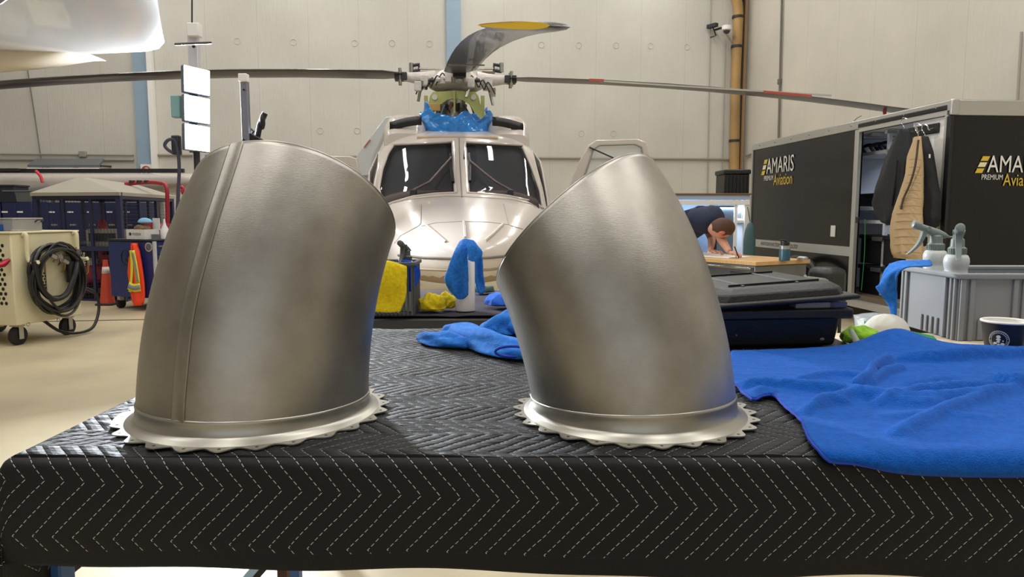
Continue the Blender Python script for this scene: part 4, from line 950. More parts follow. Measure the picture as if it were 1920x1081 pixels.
o=crumple('green_cloth',PZ(1625,650,ZT)+Vector((0,.03,0)),(.045,.05,.035),cloth('lime_cloth','a6d84a','86bd2e'),12,amp=.15); tag(o,'lime green cloth between the black tote and the plastic bag','cloth')
t=thing('clear_tube','clear plastic squeeze tube leaning beside the black tote','tube',PZ(1608,660,ZT)); a=PZ(1612,657,ZT)+Vector((0,0,.004)); MB().tube([a,a+Vector((-.006,.01,.02)),a+Vector((-.012,.022,.040))],[.008,.007,.005],10).build('tube_body',M('frosted_tube','c4cac4',.2,alpha=.7),t); MB().box(a+Vector((0,0,.003)),(.024,.014,.012),.2).build('tube_cap',M('frosted_cap','d5d8d2',.3),t,bevel=.002)
o=MB().box(PZ(1612,664,ZT)+Vector((.01,.03,.006)),(.06,.03,.01)).build('small_case',black,bevel=.002); tag(o,'small flat dark case lying beside the tote under the green cloth','case')
# ================================================================ SECOND BENCH BEHIND
Z2=.9; y0=PZ(800,598,Z2).y; xl2=PZ(560,598,Z2).x; xr2=PZ(1120,598,Z2).x
b2=thing('rear_bench','dark rear bench between the ducts and the helicopter nose, covered with grey cloth','workbench',((xl2+xr2)/2,y0+.5,0))
MB().box(((xl2+xr2)/2,y0+.5,Z2-.03),(xr2-xl2,1.0,.06)).build('worktop',M('bench_dark_top','2e3030',.4),b2,bevel=.006)
for x in (xl2+.06,xr2-.06):
    for y in (y0+.06,y0+.94): MB().box((x,y,.42),(.05,.05,.84)).build('leg',dark,b2)
gc=[]
for j,y in enumerate(np.linspace(y0+.02,y0+.95,14)):
    gc.append([Vector((x,y,Z2+.006+.006*noise2(x*9,y*7,21)+.004)) for x in np.linspace(xl2+.2,xr2-.1,30)])
gcl=MB().loft(gc,closed=False).build('grey_cloth',M('grey_bench_cloth','4a4650',.9,bump=.4,bscale=90,var=.3,vscale=6,spec=.1),solid=.004,ang=180); tag(gcl,'wrinkled dark grey cloth covering the rear bench top','cloth')
def onZ(px,py,z=Z2+.014): return PZ(px,py,z)
# wire basket with cloths
pb=onZ(738,592,Z2+.012); bw=.13
bk=thing('ribbed_basket','dark ribbed plastic basket on the rear bench with towels hung over its rim','basket',(pb.x-.03,pb.y+.10,Z2+.0125))
for k in range(14):
    x=-.10+.2*k/13
    for y in (-.09,.09): MB().box((x,y,.098),(.006,.008,.195)).build('rib',M('basket_grey','4b4d55',.5),bk,local=True)
for k in range(12):
    y=-.08+.16*k/11
    for x in (-.105,.105): MB().box((x,y,.098),(.008,.006,.195)).build('rib',M('basket_grey','4b4d55',.5),bk,local=True)
MB().box((0,0,.004),(.2,.17,.008)).build('basket_base',M('basket_grey','4b4d55',.5),bk,local=True)
MB().ringframe([(-.115,-.1,.19),(.115,-.1,.19),(.115,.1,.19),(-.115,.1,.19)],[(-.1,-.085,.19),(.1,-.085,.19),(.1,.085,.19),(-.1,.085,.19)],(0,0,.014)).build('rim',M('basket_grey','4b4d55',.5),bk,local=True,bevel=.003)
Db=pb.y
def DP(a,b,d=0): return P(a,b,Db+d)
o=drape('yellow_towel',[[DP(700,500,.06),DP(728,494,.06),DP(762,500,.06)],[DP(700,495,-.02),DP(728,490,-.02),DP(763,500,-.01)],[DP(699,530,-.03),DP(730,528,-.045),DP(763,526,-.02)],[DP(697,560,-.03),DP(735,560,-.02),DP(760,556,-.035)],[DP(695,584,-.03),DP(730,585,-.03),DP(750,584,-.03)]],yel); tag(o,'yellow microfibre towel hung over the ribbed basket on the rear bench','towel','yellow towels')
o=drape('blue_cloth',[[DP(742,490,.12),DP(756,488,.12),DP(770,492,.12)],[DP(748,488,.05),DP(765,487,.05),DP(782,497,.04)],[DP(764,512,.02),DP(774,510,.02),DP(789,513,.04)],[DP(765,535,.02),DP(772,540,.02),DP(784,530,.05)],[DP(765,545,.02),DP(770,546,.03),DP(775,543,.06)]],blueD); tag(o,'dark blue cloth hung over the right rim of the ribbed basket','cloth','blue towels')
p=P(762,492,Db+.08); sprayer((p.x,p.y,Z2+.022),math.radians(75),'spray bottle with dark grey trigger standing in the ribbed basket',hm=trd,bh=p.z-(Z2+.022)+.01,s=.95)
for px,c,l,h in ((768,'c63a32','red',545),(776,'7fc22e','green',555)):
    q=onZ(px,583); hh=P(px,h,q.y).z-Z2-.014
    t=thing('spray_can','small %s labelled can beside the ribbed basket on the rear bench'%l,'can',(q.x+.0,q.y+.08,Z2+.02)); r_=.018
    MB().lathe([(0,0),(r_,0),(r_,hh*.5)],n=20,cap=False).build('label',M('can_%s'%l,c,.4),t,local=True); MB().lathe([(r_,hh*.5),(r_,hh*.85),(r_*.6,hh),(0,hh)],n=20,cap=False).build('can_top',M('can_tin','c9b870',.3,metal=.4),t,local=True)
for pos,sz,sd in ((onZ(808,588),(.062,.05,.062),31),(onZ(834,584),(.045,.05,.055),35)):
    o=crumple('yellow_towel',(pos.x,pos.y+.05,Z2+.018),sz,yel,sd,amp=.2,lobes=6); tag(o,'crumpled yellow towel heap on the rear bench, %s'%('nearest the basket' if sd==31 else 'smaller one touching the white bottle'),'towel','yellow towels')
q=onZ(871,585); Rb=19*q.y/F; hb_=P(871,470,q.y).z-Z2-.016
t=thing('squeeze_bottle','tall white cylindrical bottle under a blue towel on the rear bench','bottle',(q.x,q.y+Rb,Z2+.016))
MB().lathe([(0,0),(Rb*.95,0),(Rb,.004),(Rb,hb_*.8),(Rb*.7,hb_*.9),(Rb*.35,hb_*.95),(Rb*.35,hb_),(0,hb_)],n=28,cap=False).build('bottle',M('white_bottle','e6e6ea',.35,spec=.5),t,local=True); MB().cyl((0,0,hb_),(0,0,hb_+.02),Rb*.4).build('cap',M('white_bottle','e6e6ea',.35),t,local=True)
Dq=q.y
def DQ(a,b,d=0): return P(a,b,Dq+d)
def ripple(o,amp,fr,ax=0):
    for v in o.data.vertices: v.co.y+=amp*math.sin(v.co.x*fr+v.co.z*14)+amp*.6*math.sin(v.co.x*fr*2.3-v.co.z*22)
    return o
bt=ripple(drape('blue_towel',[
 [DQ(862,452,.04),DQ(868,448,.03),DQ(873,447,.03),DQ(879,448,.03)],
 [DQ(851,472,.0),DQ(860,464,-.01),DQ(869,461,-.015),DQ(878,462,-.01)],
 [DQ(840,502,-.01),DQ(852,498,-.03),DQ(864,494,-.02),DQ(877,490,-.02)],
 [DQ(833,522,.0),DQ(848,526,-.03),DQ(862,522,-.015),DQ(876,518,-.03)],
 [DQ(842,544,-.0),DQ(854,548,-.025),DQ(865,545,-.015),DQ(876,538,-.03)],
 [DQ(853,556,-.0),DQ(860,561,-.02),DQ(868,560,-.02),DQ(876,552,-.03)]],blueL,thick=.006),.006,60); tag(bt,'blue towel draped over the tall white bottle on the rear bench','towel','blue towels')
ob=ripple(drape('towel_tail',[[DQ(868,449,.05),DQ(880,448,.06),DQ(892,455,.07)],[DQ(884,470,.07),DQ(894,472,.08),DQ(904,480,.08)],[DQ(886,500,.07),DQ(896,503,.09),DQ(906,510,.08)],[DQ(890,525,.07),DQ(899,530,.09),DQ(909,534,.08)],[DQ(895,546,.07),DQ(901,551,.08),DQ(907,549,.08)]],blueL,thick=.006),.006,60)
o=drape('towel_corner',[[DQ(878,450,-.03),DQ(888,453,-.03),DQ(893,462,-.03)],[DQ(877,465,-.06),DQ(890,463,-.06),DQ(900,468,-.04)],[DQ(878,482,-.07),DQ(890,480,-.06),DQ(905,474,-.05)],[DQ(877,486,-.07),DQ(888,490,-.065),DQ(901,480,-.05)]],blueL,thick=.005)
q=onZ(930,580); o2=crumple('blue_cloth',(q.x+.02,q.y+.08,Z2+.02),(.075,.08,.045),cloth('bright_blue_cloth','3f7bea','2f66d6'),41,amp=.12); tag(o2,'folded bright blue cloth on the rear bench beside the right duct','cloth','blue towels')
q=onZ(893,555); o3=crumple('green_grey_cloth',(q.x+.03,q.y+.1,Z2+.02),(.06,.05,.03),cloth('green_grey','4f6560','3f5450'),44,amp=.15); tag(o3,'small grey-green rag behind the white bottle','rag')
o.parent=bt; ob.parent=bt
# ================================================================ LED WORK LIGHT
ledm=M('led_face','eaf2ff',.5,emit=26)
Dl=5.2; base=PZ(367,600,0)
pt=P(367,200,Dl); led=thing('work_light','tall LED work light with three bright square panels on a stand','work light',(pt.x,pt.y,0))
lyaw=math.radians(38)
tl,bl_,tr_,br_=P(343,118,Dl),P(346,282,Dl),P(394,130,Dl+.11),P(394,288,Dl+.11)
for k in range(3):
    a0,a1=k/3+.012,(k+1)/3-.012
    A=tl.lerp(bl_,a0);B=tr_.lerp(br_,a0);C_=tr_.lerp(br_,a1);D_=tl.lerp(bl_,a1)
    nrm=(B-A).cross(D_-A).normalized()
    if nrm.y>0: nrm=-nrm
    back=-nrm*.07
    fr=MB().hexa([A+back,B+back,C_+back,D_+back,A,B,C_,D_]).build('lamp_housing',M('lamp_housing','5b6472',.4),led,bevel=.006)
    m_=lambda p,f_=.06:p.lerp((A+B+C_+D_)/4,f_)+nrm*.004
    MB().add([m_(A),m_(B),m_(C_),m_(D_)],[(0,1,2,3)]).build('led_panel',ledm,fr)
    l=bpy.data.lights.new('work_light_lamp','AREA'); l.shape='RECTANGLE'; l.size=.26; l.size_y=.24; l.energy=85; l.color=(.86,.92,1)
    lo_=bpy.data.objects.new('work_light_lamp',l); COL.objects.link(lo_); cc=(A+B+C_+D_)/4+nrm*.02; lo_.location=cc; lo_.rotation_euler=(nrm).to_track_quat('-Z','Y').to_euler(); 
bk=-nrm*.10
mid=(tl+tr_)/2+bk
MB().bar(mid,(bl_+br_)/2+bk,.05,.03).build('back_bracket',M('lamp_housing','5b6472',.4),led)
MB().cyl((mid.x,mid.y+.0,.05),(mid.x,mid.y,P(367,288,Dl).z+.15),.022).build('stand_pole',dark,led)
for k in range(3):
    a=k*2.09+.4; MB().tube([Vector((mid.x,mid.y,.45)),Vector((mid.x+.5*math.cos(a),mid.y+.5*math.sin(a),.02))],.015,8).build('leg',dark,led)
MB().tube(smoothpts([P(340,288,Dl+.15),P(322,285,Dl+.1),P(309,273,Dl+.1),P(316,262,Dl+.1),P(328,263,Dl+.1),P(333,280,Dl+.1),P(336,320,Dl+.1),P(332,400,Dl+.1)],6),.012,8).build('power_cable',M('cable_dark','3a3d50',.5),led)
MB().box(P(331,272,Dl+.12),(.06,.05,.14)).build('plug_box',dark,led,bevel=.01)
MB().box(P(332,200,Dl+.12),(.07,.06,.16)).build('ballast_box',M('ballast_teal','7fa8ac',.5),led,bevel=.01)
a=P(362,48,Dl+.6); t=thing('telescopic_mast','white telescopic mast rising behind the LED work light','mast',(a.x,a.y,0)); 
MB().box((a.x,a.y,a.z/2),(.075,.06,a.z)).build('outer_tube',M('mast_white','c9c9d2',.4,metal=.2),t,bevel=.004); MB().box(P(365,57,Dl+.57),(.09,.08,.10)).build('collar',white,t,bevel=.006)
MB().box((a.x,a.y,.03),(.5,.5,.06)).build('foot',dark,t,bevel=.01); MB().cyl(P(363,87,Dl+.55),P(363,87,Dl+.53),.012).build('bolt',black,t)
MB().cyl(P(360,-40,Dl+.65),P(360,46,Dl+.65),.006).build('guy_wire',black,t)
a=P(458,140,4.4); t=thing('equipment_mast','silver square mast behind the left duct with a black clamp beside it','mast',(a.x,a.y,0))
MB().box((a.x,a.y,a.z/2-.0),(.042,.042,a.z)).build('mast_tube',M('mast_silver','8a8a98',.35,metal=.6),t,bevel=.003); MB().box(P(457,146,4.38),(.05,.05,.045)).build('collar',white,t,bevel=.004)
for yy in (168,262): MB().cyl(P(457,yy,4.37),P(457,yy,4.36),.006).build('bolt',black,t)
MB().box((a.x,a.y,.02),(.4,.4,.04)).build('foot',dark,t)
MB().tube([P(468,270,4.45),P(482,262,4.45),P(487,235,4.45),P(497,212,4.45)],.018,8).build('clamp_arm',black,t)
MB().box(P(478,262,4.42),(.08,.05,.05),.0,rot=Matrix.Rotation(.5,3,'Y')).build('clamp_body',black,t,bevel=.006)
MB().ball(P(492,228,4.44),(.018,.02,.05),10).build('clamp_grip',black,t); MB().tube([P(468,240,4.44),P(476,246,4.44),P(470,255,4.44),P(478,262,4.44)],.007,6).build('clamp_cable',black,t)
# ================================================================ AIRCRAFT WING OVERHEAD (upper left)
ow=thing('aircraft_wing','glossy white aircraft wing with black static wicks reaching in from the upper left','aircraft wing',(-3.2,4.0,0))
def wingpt(px,D,zt): 
    r=ray(px,0); return r
tipx=lambda D: float(np.interp(D,[3.0,3.45,3.9,4.3,4.55],[-1.62,-1.70,-1.98,-2.02,-2.12]))
rings=[]
def wsec(X,chF,chA,zl,th):
    r=[]; n=40
    for k in range(n):
        a=2*math.pi*k/n; c=math.cos(a); s=math.sin(a)
        y=(chF+chA)/2+(chA-chF)/2*c; bow=(1-abs(c)**2.2)
        z=zl+(th*.9*bow if s>0 else -.0) + (.10*abs(c)**4 if s<=0 else .10*abs(c)**4)
        if s<=0: z=zl+.12*(abs(c)**3)
        else: z=zl+.12*(abs(c)**3)+th*bow
        r.append(Vector((X,y,z)))
    return r
tipl=P(329,84,4.45); zw=tipl.z-.045
def wsec2(X,f_,a_,th):
    r=[]; n=44
    for k in range(n):
        a=2*math.pi*k/n; c=math.cos(a); sn=math.sin(a); y=(f_+a_)/2+(a_-f_)/2*c
        z=zw+.035*abs(c)**3+(th*(1-abs(c)**2.2) if sn>0 else 0)+.02*math.sin(y*3+X)
        r.append(Vector((X+(4.45-y)*.44,y,z)))
    return r
for X,f_,a_,th in ((-8.5,.6,4.75,.35),(-5,1.3,4.7,.32),(-3.4,1.9,4.63,.28),(-2.5,2.3,4.56,.2),(-2.2,2.4,4.50,.12),(-2.12,2.5,4.42,.06),(-2.08,2.8,4.25,.02)): rings.append(wsec2(X,f_,a_,th))
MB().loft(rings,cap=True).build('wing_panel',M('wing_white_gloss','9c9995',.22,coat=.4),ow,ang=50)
for x0,x1,yy in ((77,160,86),(328,396,83),(0,38,76)):
    a=P(x0,yy,4.58); b=P(x1,yy-(3 if x0==328 else -2),4.75); MB().tube([a,b],.008,6).build('static_wick',black,ow)
# underwing fairing pod
rr=[]
for px,yt,yb_ in ((-420,40,150),(-200,55,146),(0,66,134),(60,78,128),(110,90,119),(150,98,109),(172,103,105)):
    a=P(px,yt,4.62); b=P(px,yb_,4.62); hz=(a.z-b.z)/2; rr.append([Vector((a.x,4.62+.16*math.cos(2*math.pi*k/24),(a.z+b.z)/2+hz*math.sin(2*math.pi*k/24))) for k in range(24)])
MB().loft(rr,cap=True).build('flap_fairing',M('fairing_beige','c9bfb0',.35,coat=.3),ow)
MB().tube([Vector((-8,3.0,3.1)),P(0,18,3.3)+Vector((0,0,.05)),P(28,-6,3.3)+Vector((0,0,.05))],.03,8).build('edge_strip',M('edge_slate','70707c',.5),ow)
# ================================================================ FAR WHITE AIRCRAFT WING + WINGLET
fw=thing('parked_aircraft_wing','long white glossy wing of a parked aircraft low along the back, dark leading edge','aircraft wing',(-8,15.4,0))
rr=[]
for px,zt,zb in ((-300,321,400),(0,321,378),(190,321,372),(360,321,356),(520,318,342),(640,312,330)):
    a=P(px,zt,14.6); b=P(px,zb,14.6); th=(a.z-b.z); r=[]
    for k in range(28):
        an=2*math.pi*k/28; r.append(Vector((a.x,15.4-.85*math.cos(an),(a.z+b.z)/2+th/2*math.copysign(abs(math.sin(an))**.8,math.sin(an)))))
    rr.append(r)
MB().loft(rr,cap=True).build('wing_panel',gloss,fw,ang=60)
MB().bar(P(-300,320,14.5),P(345,320,14.5),.07,.08).build('leading_edge_boot',dark,fw)
MB().bar(P(0,318,14.4),P(36,318,14.4),.1,.05).build('dark_fairing',dark,fw)
MB().tube(smoothpts([P(67,320,14.3),P(76,330,14.3),P(80,342,14.3)],4),.03,8).build('red_streamer',M('streamer_red','d8404a',.6),fw)
for px in (100,300): 
    a=P(px,360,15.4); MB().cyl((a.x,a.y,.0),(a.x,a.y,a.z),.06).build('gear_leg',alu,fw)
t=thing('winglet','pale grey swept winglet standing left of the helicopter cabin','winglet',(P(690,330,14).x,14,0))
pg=[(664,330),(664,300),(672,285),(722,219),(735,217),(731,226),(700,292),(694,318),(690,330)]
MB().prism([P(a,b,14) for a,b in pg],(.05,.12,0)).build('blade',M('winglet_grey','b9bcbc',.35,coat=.2),t,bevel=.02)
MB().bar(P(683,276,13.98),P(694,262,13.98),.02,.02).build('red_mark',M('stripe_red','b04a3c',.5),t)
MB().tube([P(722,262,14),P(731,259,14)],.01,6).build('static_wick',dark,t)
MB().box((P(677,330,14.1).x,14.1,P(677,330,14.1).z/2),(.3,.3,P(677,331,14.1).z)).build('support_stand',M('stand_grey','7a7c80',.5),t)
# ================================================================ BLACK TRAILER
TY=math.radians(5.5); tn=P(1780,300,7.07); H_T=P(1780,190,7.07).z; L_T=4.5; W_T=2.6
tr=thing('enclosed_trailer','large black enclosed trailer with open side door and aluminium roof rails','trailer',(tn.x,tn.y,0),TY)
def tw(x,y,z): return tr.matrix_basis@Vector((x,y,z))
def tside(px,py,x=0.0):  # pixel -> point on the trailer side plane
    r=ray(px,py); n=Vector((math.cos(TY),math.sin(TY),0)); o0=tw(x,0,0); t=(o0-Vector((0,0,CZ))).dot(n)/r.dot(n); return tr.matrix_basis.inverted()@(Vector((0,0,CZ))+r*t)
def tfront(px,py,y=0.0):
    r=ray(px,py); n=Vector((-math.sin(TY),math.cos(TY),0)); o0=tw(0,y,0); t=(o0-Vector((0,0,CZ))).dot(n)/r.dot(n); return tr.matrix_basis.inverted()@(Vector((0,0,CZ))+r*t)
skin=M('trailer_black_skin','0c0c0e',.2,bump=.10,bscale=2.2,coat=.12,spec=.4); skin.node_tree.nodes['Principled BSDF'].inputs['Coat Roughness'].default_value=.06
zb=.30
dn=tside(1772,400).y; df=tside(1606,400).y; zd=tside(1612,248).z
def tb(x0,x1,y0,y1,z0,z1,name,mat,par=None,bevel=0,label=None):
    o=MB().hexa(tapered(x0,x1,y0,y1,z0,z1,0,0)).build(name,mat,par or tr,local=True,bevel=bevel)
    if label: lab(o,label)
    return o
tb(0,.04,df,L_T,zb,H_T-.08,'side_wall',skin); tb(0,.04,0,df,zd,H_T-.08,'side_wall',skin); tb(0,.04,0,.03,zb,zd,'side_wall',skin)
tb(0.041,W_T,0,.04,zb,H_T-.08,'front_wall',skin); tb(W_T-.04,W_T,.04,L_T,zb,H_T-.08,'side_wall',skin); tb(.04,W_T-.04,L_T-.04,L_T,zb,H_T-.08,'rear_wall',skin)
inw=M('trailer_inside_white','cfd3da',.5)
tb(.05,W_T-.05,.05,L_T-.05,zb-.03,zb+.03,'trailer_floor',M('ply_dark','6a5b48',.6)); tb(.045,W_T-.05,.045,L_T-.05,H_T-.12,H_T-.09,'ceiling_panel',inw)
tb(W_T-.07,W_T-.045,.05,L_T-.05,zb+.04,H_T-.12,'inner_wall',inw); tb(.06,W_T-.08,2.3,2.34,zb+.04,H_T-.12,'partition',inw)
tb(-.012,W_T+.012,-.012,L_T+.01,H_T,H_T+.02,'roof',alu)
for a in ((-.02,.0,-.02,L_T),): tb(-.022,-.001,-.02,L_T,H_T-.085,H_T+.015,'roof_rail',alu,bevel=.006)
tb(-.02,W_T+.02,-.022,-.001,H_T-.13,H_T+.015,'roof_rail',alu,bevel=.006); tb(-.035,.05,-.035,.0,H_T-.13,H_T+.02,'corner_cap',alu,bevel=.01)
for k in range(9): 
    y=.2+k*.5; MB().cyl((-.03,y,H_T-.03),(-.018,y,H_T-.03),.012,n=8).build('rail_rivet',steel,tr,local=True)
tb(-.03,-.001,-.03,.03,zb,H_T-.14,'corner_post',M('post_dark','1b1b1d',.4)); tb(-.018,-.001,L_T-.05,L_T,zb,H_T-.08,'rear_post',alu)
# door frame
tb(-.025,.02,df-.005,df+.075,zb-.05,zd+.03,'door_frame',M('frame_alu','b4b2ab',.45,metal=.4),bevel=.004); tb(-.022,.02,dn+.03,df,zd-.0,zd+.04,'door_frame',M('frame_alu','b',.4))
tb(-.028,.0,.04,df+.02,zd+.045,zd+.10,'awning_roll',black,bevel=.012)
tb(-.05,.3,.05,df+.05,zb-.10,zb-.03,'door_step',M('frame_alu','b',.4))
# door inner panel (white) carrying the coat rack
pn=tside(1700,400).y
dp=tb(.02,.05,.035,pn,zb+.02,zd-.005,'door_panel',white,label='white panel beside the trailer doorway'); tb(-.02,.03,.03,.075,zb+.02,zd-.0,'door_post',M('frame_alu','b',.4))
q=tside(1765,413); MB().box((-.03,q.y,q.z),(.02,.03,.06)).build('door_latch',chrome,tr,local=True,bevel=.004); q=tside(1612,412); MB().box((-.03,q.y,q.z),(.02,.05,.07)).build('door_latch',dark,tr,local=True,bevel=.004)
q=tside(1563,433); MB().box((-.008,q.y,q.z),(.014,.10,.14)).build('outlet_cover',M('outlet_white','d6d4cc',.4),tr,local=True,bevel=.004)
# stripe + lettering on the side
q0=tside(1414,452); q1=tside(1414,466); q2=tside(1600,463); 
tb(-.006,-.001,df+.08,L_T-.05,q2.z-.115,q2.z,'side_stripe',M('stripe_silver','a9a9a6',.4,metal=.2))
ydir=rotz((0,-1,0),TY)
a=tw(-.008,tside(1427,462).y,q2.z-.085); L_=(tside(1427,462).y-tside(1497,462).y)
text('AVIATION FUNCTIONAL TECHNOLOGY',M('letter_dark','2a2a2c',.5),tr,a,ydir,(0,0,1),L_,.055,'stripe_lettering')
def logo(org,xd,wd,n='logo'):
    xd=Vector(xd).normalized(); up=Vector((0,0,1)); nn=xd.cross(up)
    h=wd*.40
    for k in range(3):
        z0=h*(.42+.2*k); z1=z0+h*.15; m_=[0,1,0][k]
        pts=[org+xd*(wd*(.0+.035*k+.0))+up*z0,org+xd*(wd*(.10+.035*k))+up*z0,org+xd*(wd*(.13+.035*k))+up*z1,org+xd*(wd*(.03+.035*k))+up*z1]
        MB().prism([p+nn*.001 for p in pts],nn*.003).build('logo_bar',[gold,M('logo_cream','e6dfb0',.5),gold][k],tr)
    text('AMARIS',letw,tr,org+xd*wd*.17+up*h*.44,xd,up,wd*.83,h*.56,'logo_lettering',.003)
    text('PREMIUM',letw,tr,org+xd*wd*.10+up*h*.20,xd,up,wd*.30,h*.17,'logo_lettering',.003)
    text('Aviation',gold,tr,org+xd*wd*.41+up*h*.0,xd,up,wd*.56,h*.40,'logo_lettering',.003)
a=tside(1428,346); b=tside(1488,346); logo(tw(-.008,a.y,tside(1457,347).z),ydir,(a.y-b.y))
xdir=rotz((1,0,0),TY); a=tfront(1825,348); b=tfront(1955,348); logo(tw(a.x,-.008,a.z),xdir,(b.x-a.x))
# dangling extras on the roof
MB().tube(smoothpts([tw(.6,.5,H_T+.02),tw(.9,.5,H_T+.07),tw(1.0,.5,H_T+.09),tw(1.06,.5,H_T+.02)],5),.012,8).build('roof_hoop',alu,tr)
MB().tube(smoothpts([tside_ for tside_ in (tw(0.1,1.9,H_T+.02),tw(.1,1.8,H_T+.07),tw(.1,1.7,H_T+.09))],4),.004,6).build('roof_antenna',dark,tr)
for x in (-.0,): 
    for y in (2.6,3.4): MB().tube([Vector((x_,y,.32)) for x_ in (.02,.04,.20,.22)],[.26,.31,.31,.26],24).build('tyre',rubber,tr,local=True)
MB().tube(smoothpts([Vector((-.02,3.05,.33)),Vector((-.16,3.05,.40)),Vector((-.2,2.9,.62)),Vector((-.2,2.5,.70)),Vector((-.2,2.1,.62)),Vector((-.2,1.95,.40)),Vector((-.02,1.95,.33))],4),.05,8).build('wheel_arch',black,tr,local=True)
# interior shelf, lamp, totes, tools
def ti(px,py,xoff): return tr.matrix_basis.inverted()@P(px,py,0) 
for z_ in (2.02,1.36,1.20):
    tb(.25,.9,1.35,2.28,z_-.02,z_+.02,'shelf',M('shelf_white','c9cdd4',.4))
tb(.25,.29,1.36,1.40,zb+.04,H_T-.12,'shelf_upright',M('shelf_white','c',.4)); tb(.25,.29,2.2,2.24,zb+.04,H_T-.12,'shelf_upright',M('shelf_white','c',.4))
for k in range(3): tb(.12,1.6,1.2+.3*k,1.25+.3*k,H_T-.17,H_T-.13,'roof_rib',alu)
il=bpy.data.lights.new('trailer_lamp','AREA'); il.size=.5; il.energy=22; il.color=(.75,.84,1); io=bpy.data.objects.new('trailer_lamp',il); COL.objects.link(io); io.location=tw(1.0,1.1,H_T-.2)
def inside(name,label,cat,x,y,z,d,mat,group=None,bev=.01,parts=None):
    t=thing(name,label,cat,tw(x,y,z),TY,group); MB().box((0,0,d[2]/2),d).build('body',mat,t,local=True,bevel=bev); return t
for k,(z_,l) in enumerate(((zb+.035,'lower'),(zb+.40,'middle'))):
    t=inside('storage_crate','black lidded storage crate inside the trailer doorway, %s of the stack'%('bottom' if k==0 else 'on top'),'crate',.55,1.45,z_,(.6,.75,.30),M('crate_black','1a1a1c',.45),'crates in the trailer doorway')
    MB().box((0,0,.32),(.64,.79,.05)).build('lid',M('crate_black','c',.4),t,local=True,bevel=.01); MB().box((-.325,0,.30),(.02,.2,.05)).build('latch',M('latch_grey','4a4a4c',.4),t,local=True,bevel=.004)
t=inside('metal_box','dark box on the trailer shelf behind the hanging jackets','box',.5,1.75,1.385,(.4,.5,.16),black); t=inside('tool_case','red and black power tool case on the trailer shelf','tool case',.40,1.50,1.385,(.2,.14,.14),redp); MB().box((0,.0,.20),(.05,.05,.12)).build('battery_grip',M('tool_red','d3182a',.4),t,local=True,bevel=.01); MB().box((-.105,0,.07),(.01,.1,.08)).build('front_pad',black,t,local=True)
t=thing('rolled_hose','rolled dark hoses on the top shelf inside the trailer','hose roll',tw(.5,1.9,2.045),TY)
for k in range(4): MB().tube([Vector((.0+.1*math.cos(a),-.3+.18*k+.02*math.sin(3*a),.06+.055*math.sin(a))) for a in np.linspace(0,2*math.pi,25)[:-1]],.02,8,closed=True).build('coil',[black,dark,M('hose_tan','5a4a42',.5),black][k],t,local=True)
t=thing('garden_hose','thin green cable hanging down inside the trailer door frame','cable',tw(.06,df-.08,zb+.04),TY); MB().tube(smoothpts([Vector((0,0,.9)),Vector((.01,-.01,.5)),Vector((0,.0,.05))],5),.004,6).build('cable',M('cable_green','2f8a4a',.4),t,local=True)
# coat rack + jackets
ra=tside(1698,250,-.02); rb2=tside(1756,238,-.02)
rk=thing('coat_rack','black wall coat rack with chrome hooks on the white trailer panel','coat rack',tw(.0,(ra.y+rb2.y)/2,(ra.z+rb2.z)/2),TY)
yc=(ra.y+rb2.y)/2; hw=abs(ra.y-rb2.y)/2
MB().box((.006,0,0),(.02,2*hw,.10)).build('board',black,rk,local=True,bevel=.008)
hooks=[]
for k in range(3):
    y=hw*.7-k*hw*.7; MB().tube(smoothpts([Vector((-.004,y,.0)),Vector((-.05,y,-.01)),Vector((-.065,y,.03))],4),.008,8).build('hook',chrome,rk,local=True); hooks.append(y)
def hanger(y): 
    return [Vector((-.065,y,.0)),Vector((-.07,y+.03,.05)),Vector((-.07,y+.0,.085)),Vector((-.07,y-.035,.05)),Vector((-.08,y-.02,-.02))]
def garment(name,label,outL,outR,ys,mat,xo,th,group=None,quilt=False,seed=0,dp_=.10):
    """outL/outR px outlines sampled at rows ys; a hollow-less soft body with rounded cross-section"""
    t=thing(name,label,'jacket',tw(xo,tside(outL[0],ys[0],xo).y,0),TY,group); t.location.z=tw(*tside((outL[-1]+outR[-1])/2,ys[-1],xo)).z
    rr=[]; rows=40
    for i in range(rows+1):
        f_=i/rows*(len(ys)-1); y_=float(np.interp(f_,range(len(ys)),ys)); l_=float(np.interp(f_,range(len(ys)),outL)); r_=float(np.interp(f_,range(len(ys)),outR))
        a=tside(l_,y_,xo); b=tside(r_,y_,xo); c=(a+b)/2; hwid=(a-b).length/2; rg=[]
        for k in range(36):
            an=2*math.pi*k/36; fold=1+.10*math.sin(an*4+i*.12+seed)+.07*math.sin(an*7-i*.2+seed*2)
            q=.5+.5*abs(math.sin(i/rows*math.pi*15)) if quilt else 1
            d_=dp_*min(1,.35+i/rows*1.2)*(.92+.10*(q if quilt else 1))
            if i>rows-2: d_*=.6
            rg.append(tw(c.x-.0+d_*math.cos(an)*fold,c.y+hwid*math.sin(an)*(1+.02*math.sin(i*.7+seed)),c.z))
        rr.append(rg)
    MB().loft(rr,cap=True).build('body',mat,t,ang=80)
    hk=tside((outL[0]+outR[0])/2,ys[0],xo); top=Vector((hk.x,hk.y,hk.z))
    L=[tw(top.x,top.y,top.z),tw(top.x,top.y,top.z+.03),tw(top.x-.0,top.y+.045,top.z+.08),tw(top.x,top.y+.02,top.z+.125),tw(top.x,top.y-.04,top.z+.10)]
    MB().tube(smoothpts(L,5),.005,8).build('hanger_hook',chrome,t)
    return t
jb=M('jacket_black','101216',.75,bump=.35,bscale=25); vt=M('vest_tan','b89c74',.7,bump=.3,bscale=30,var=.1,vscale=12)
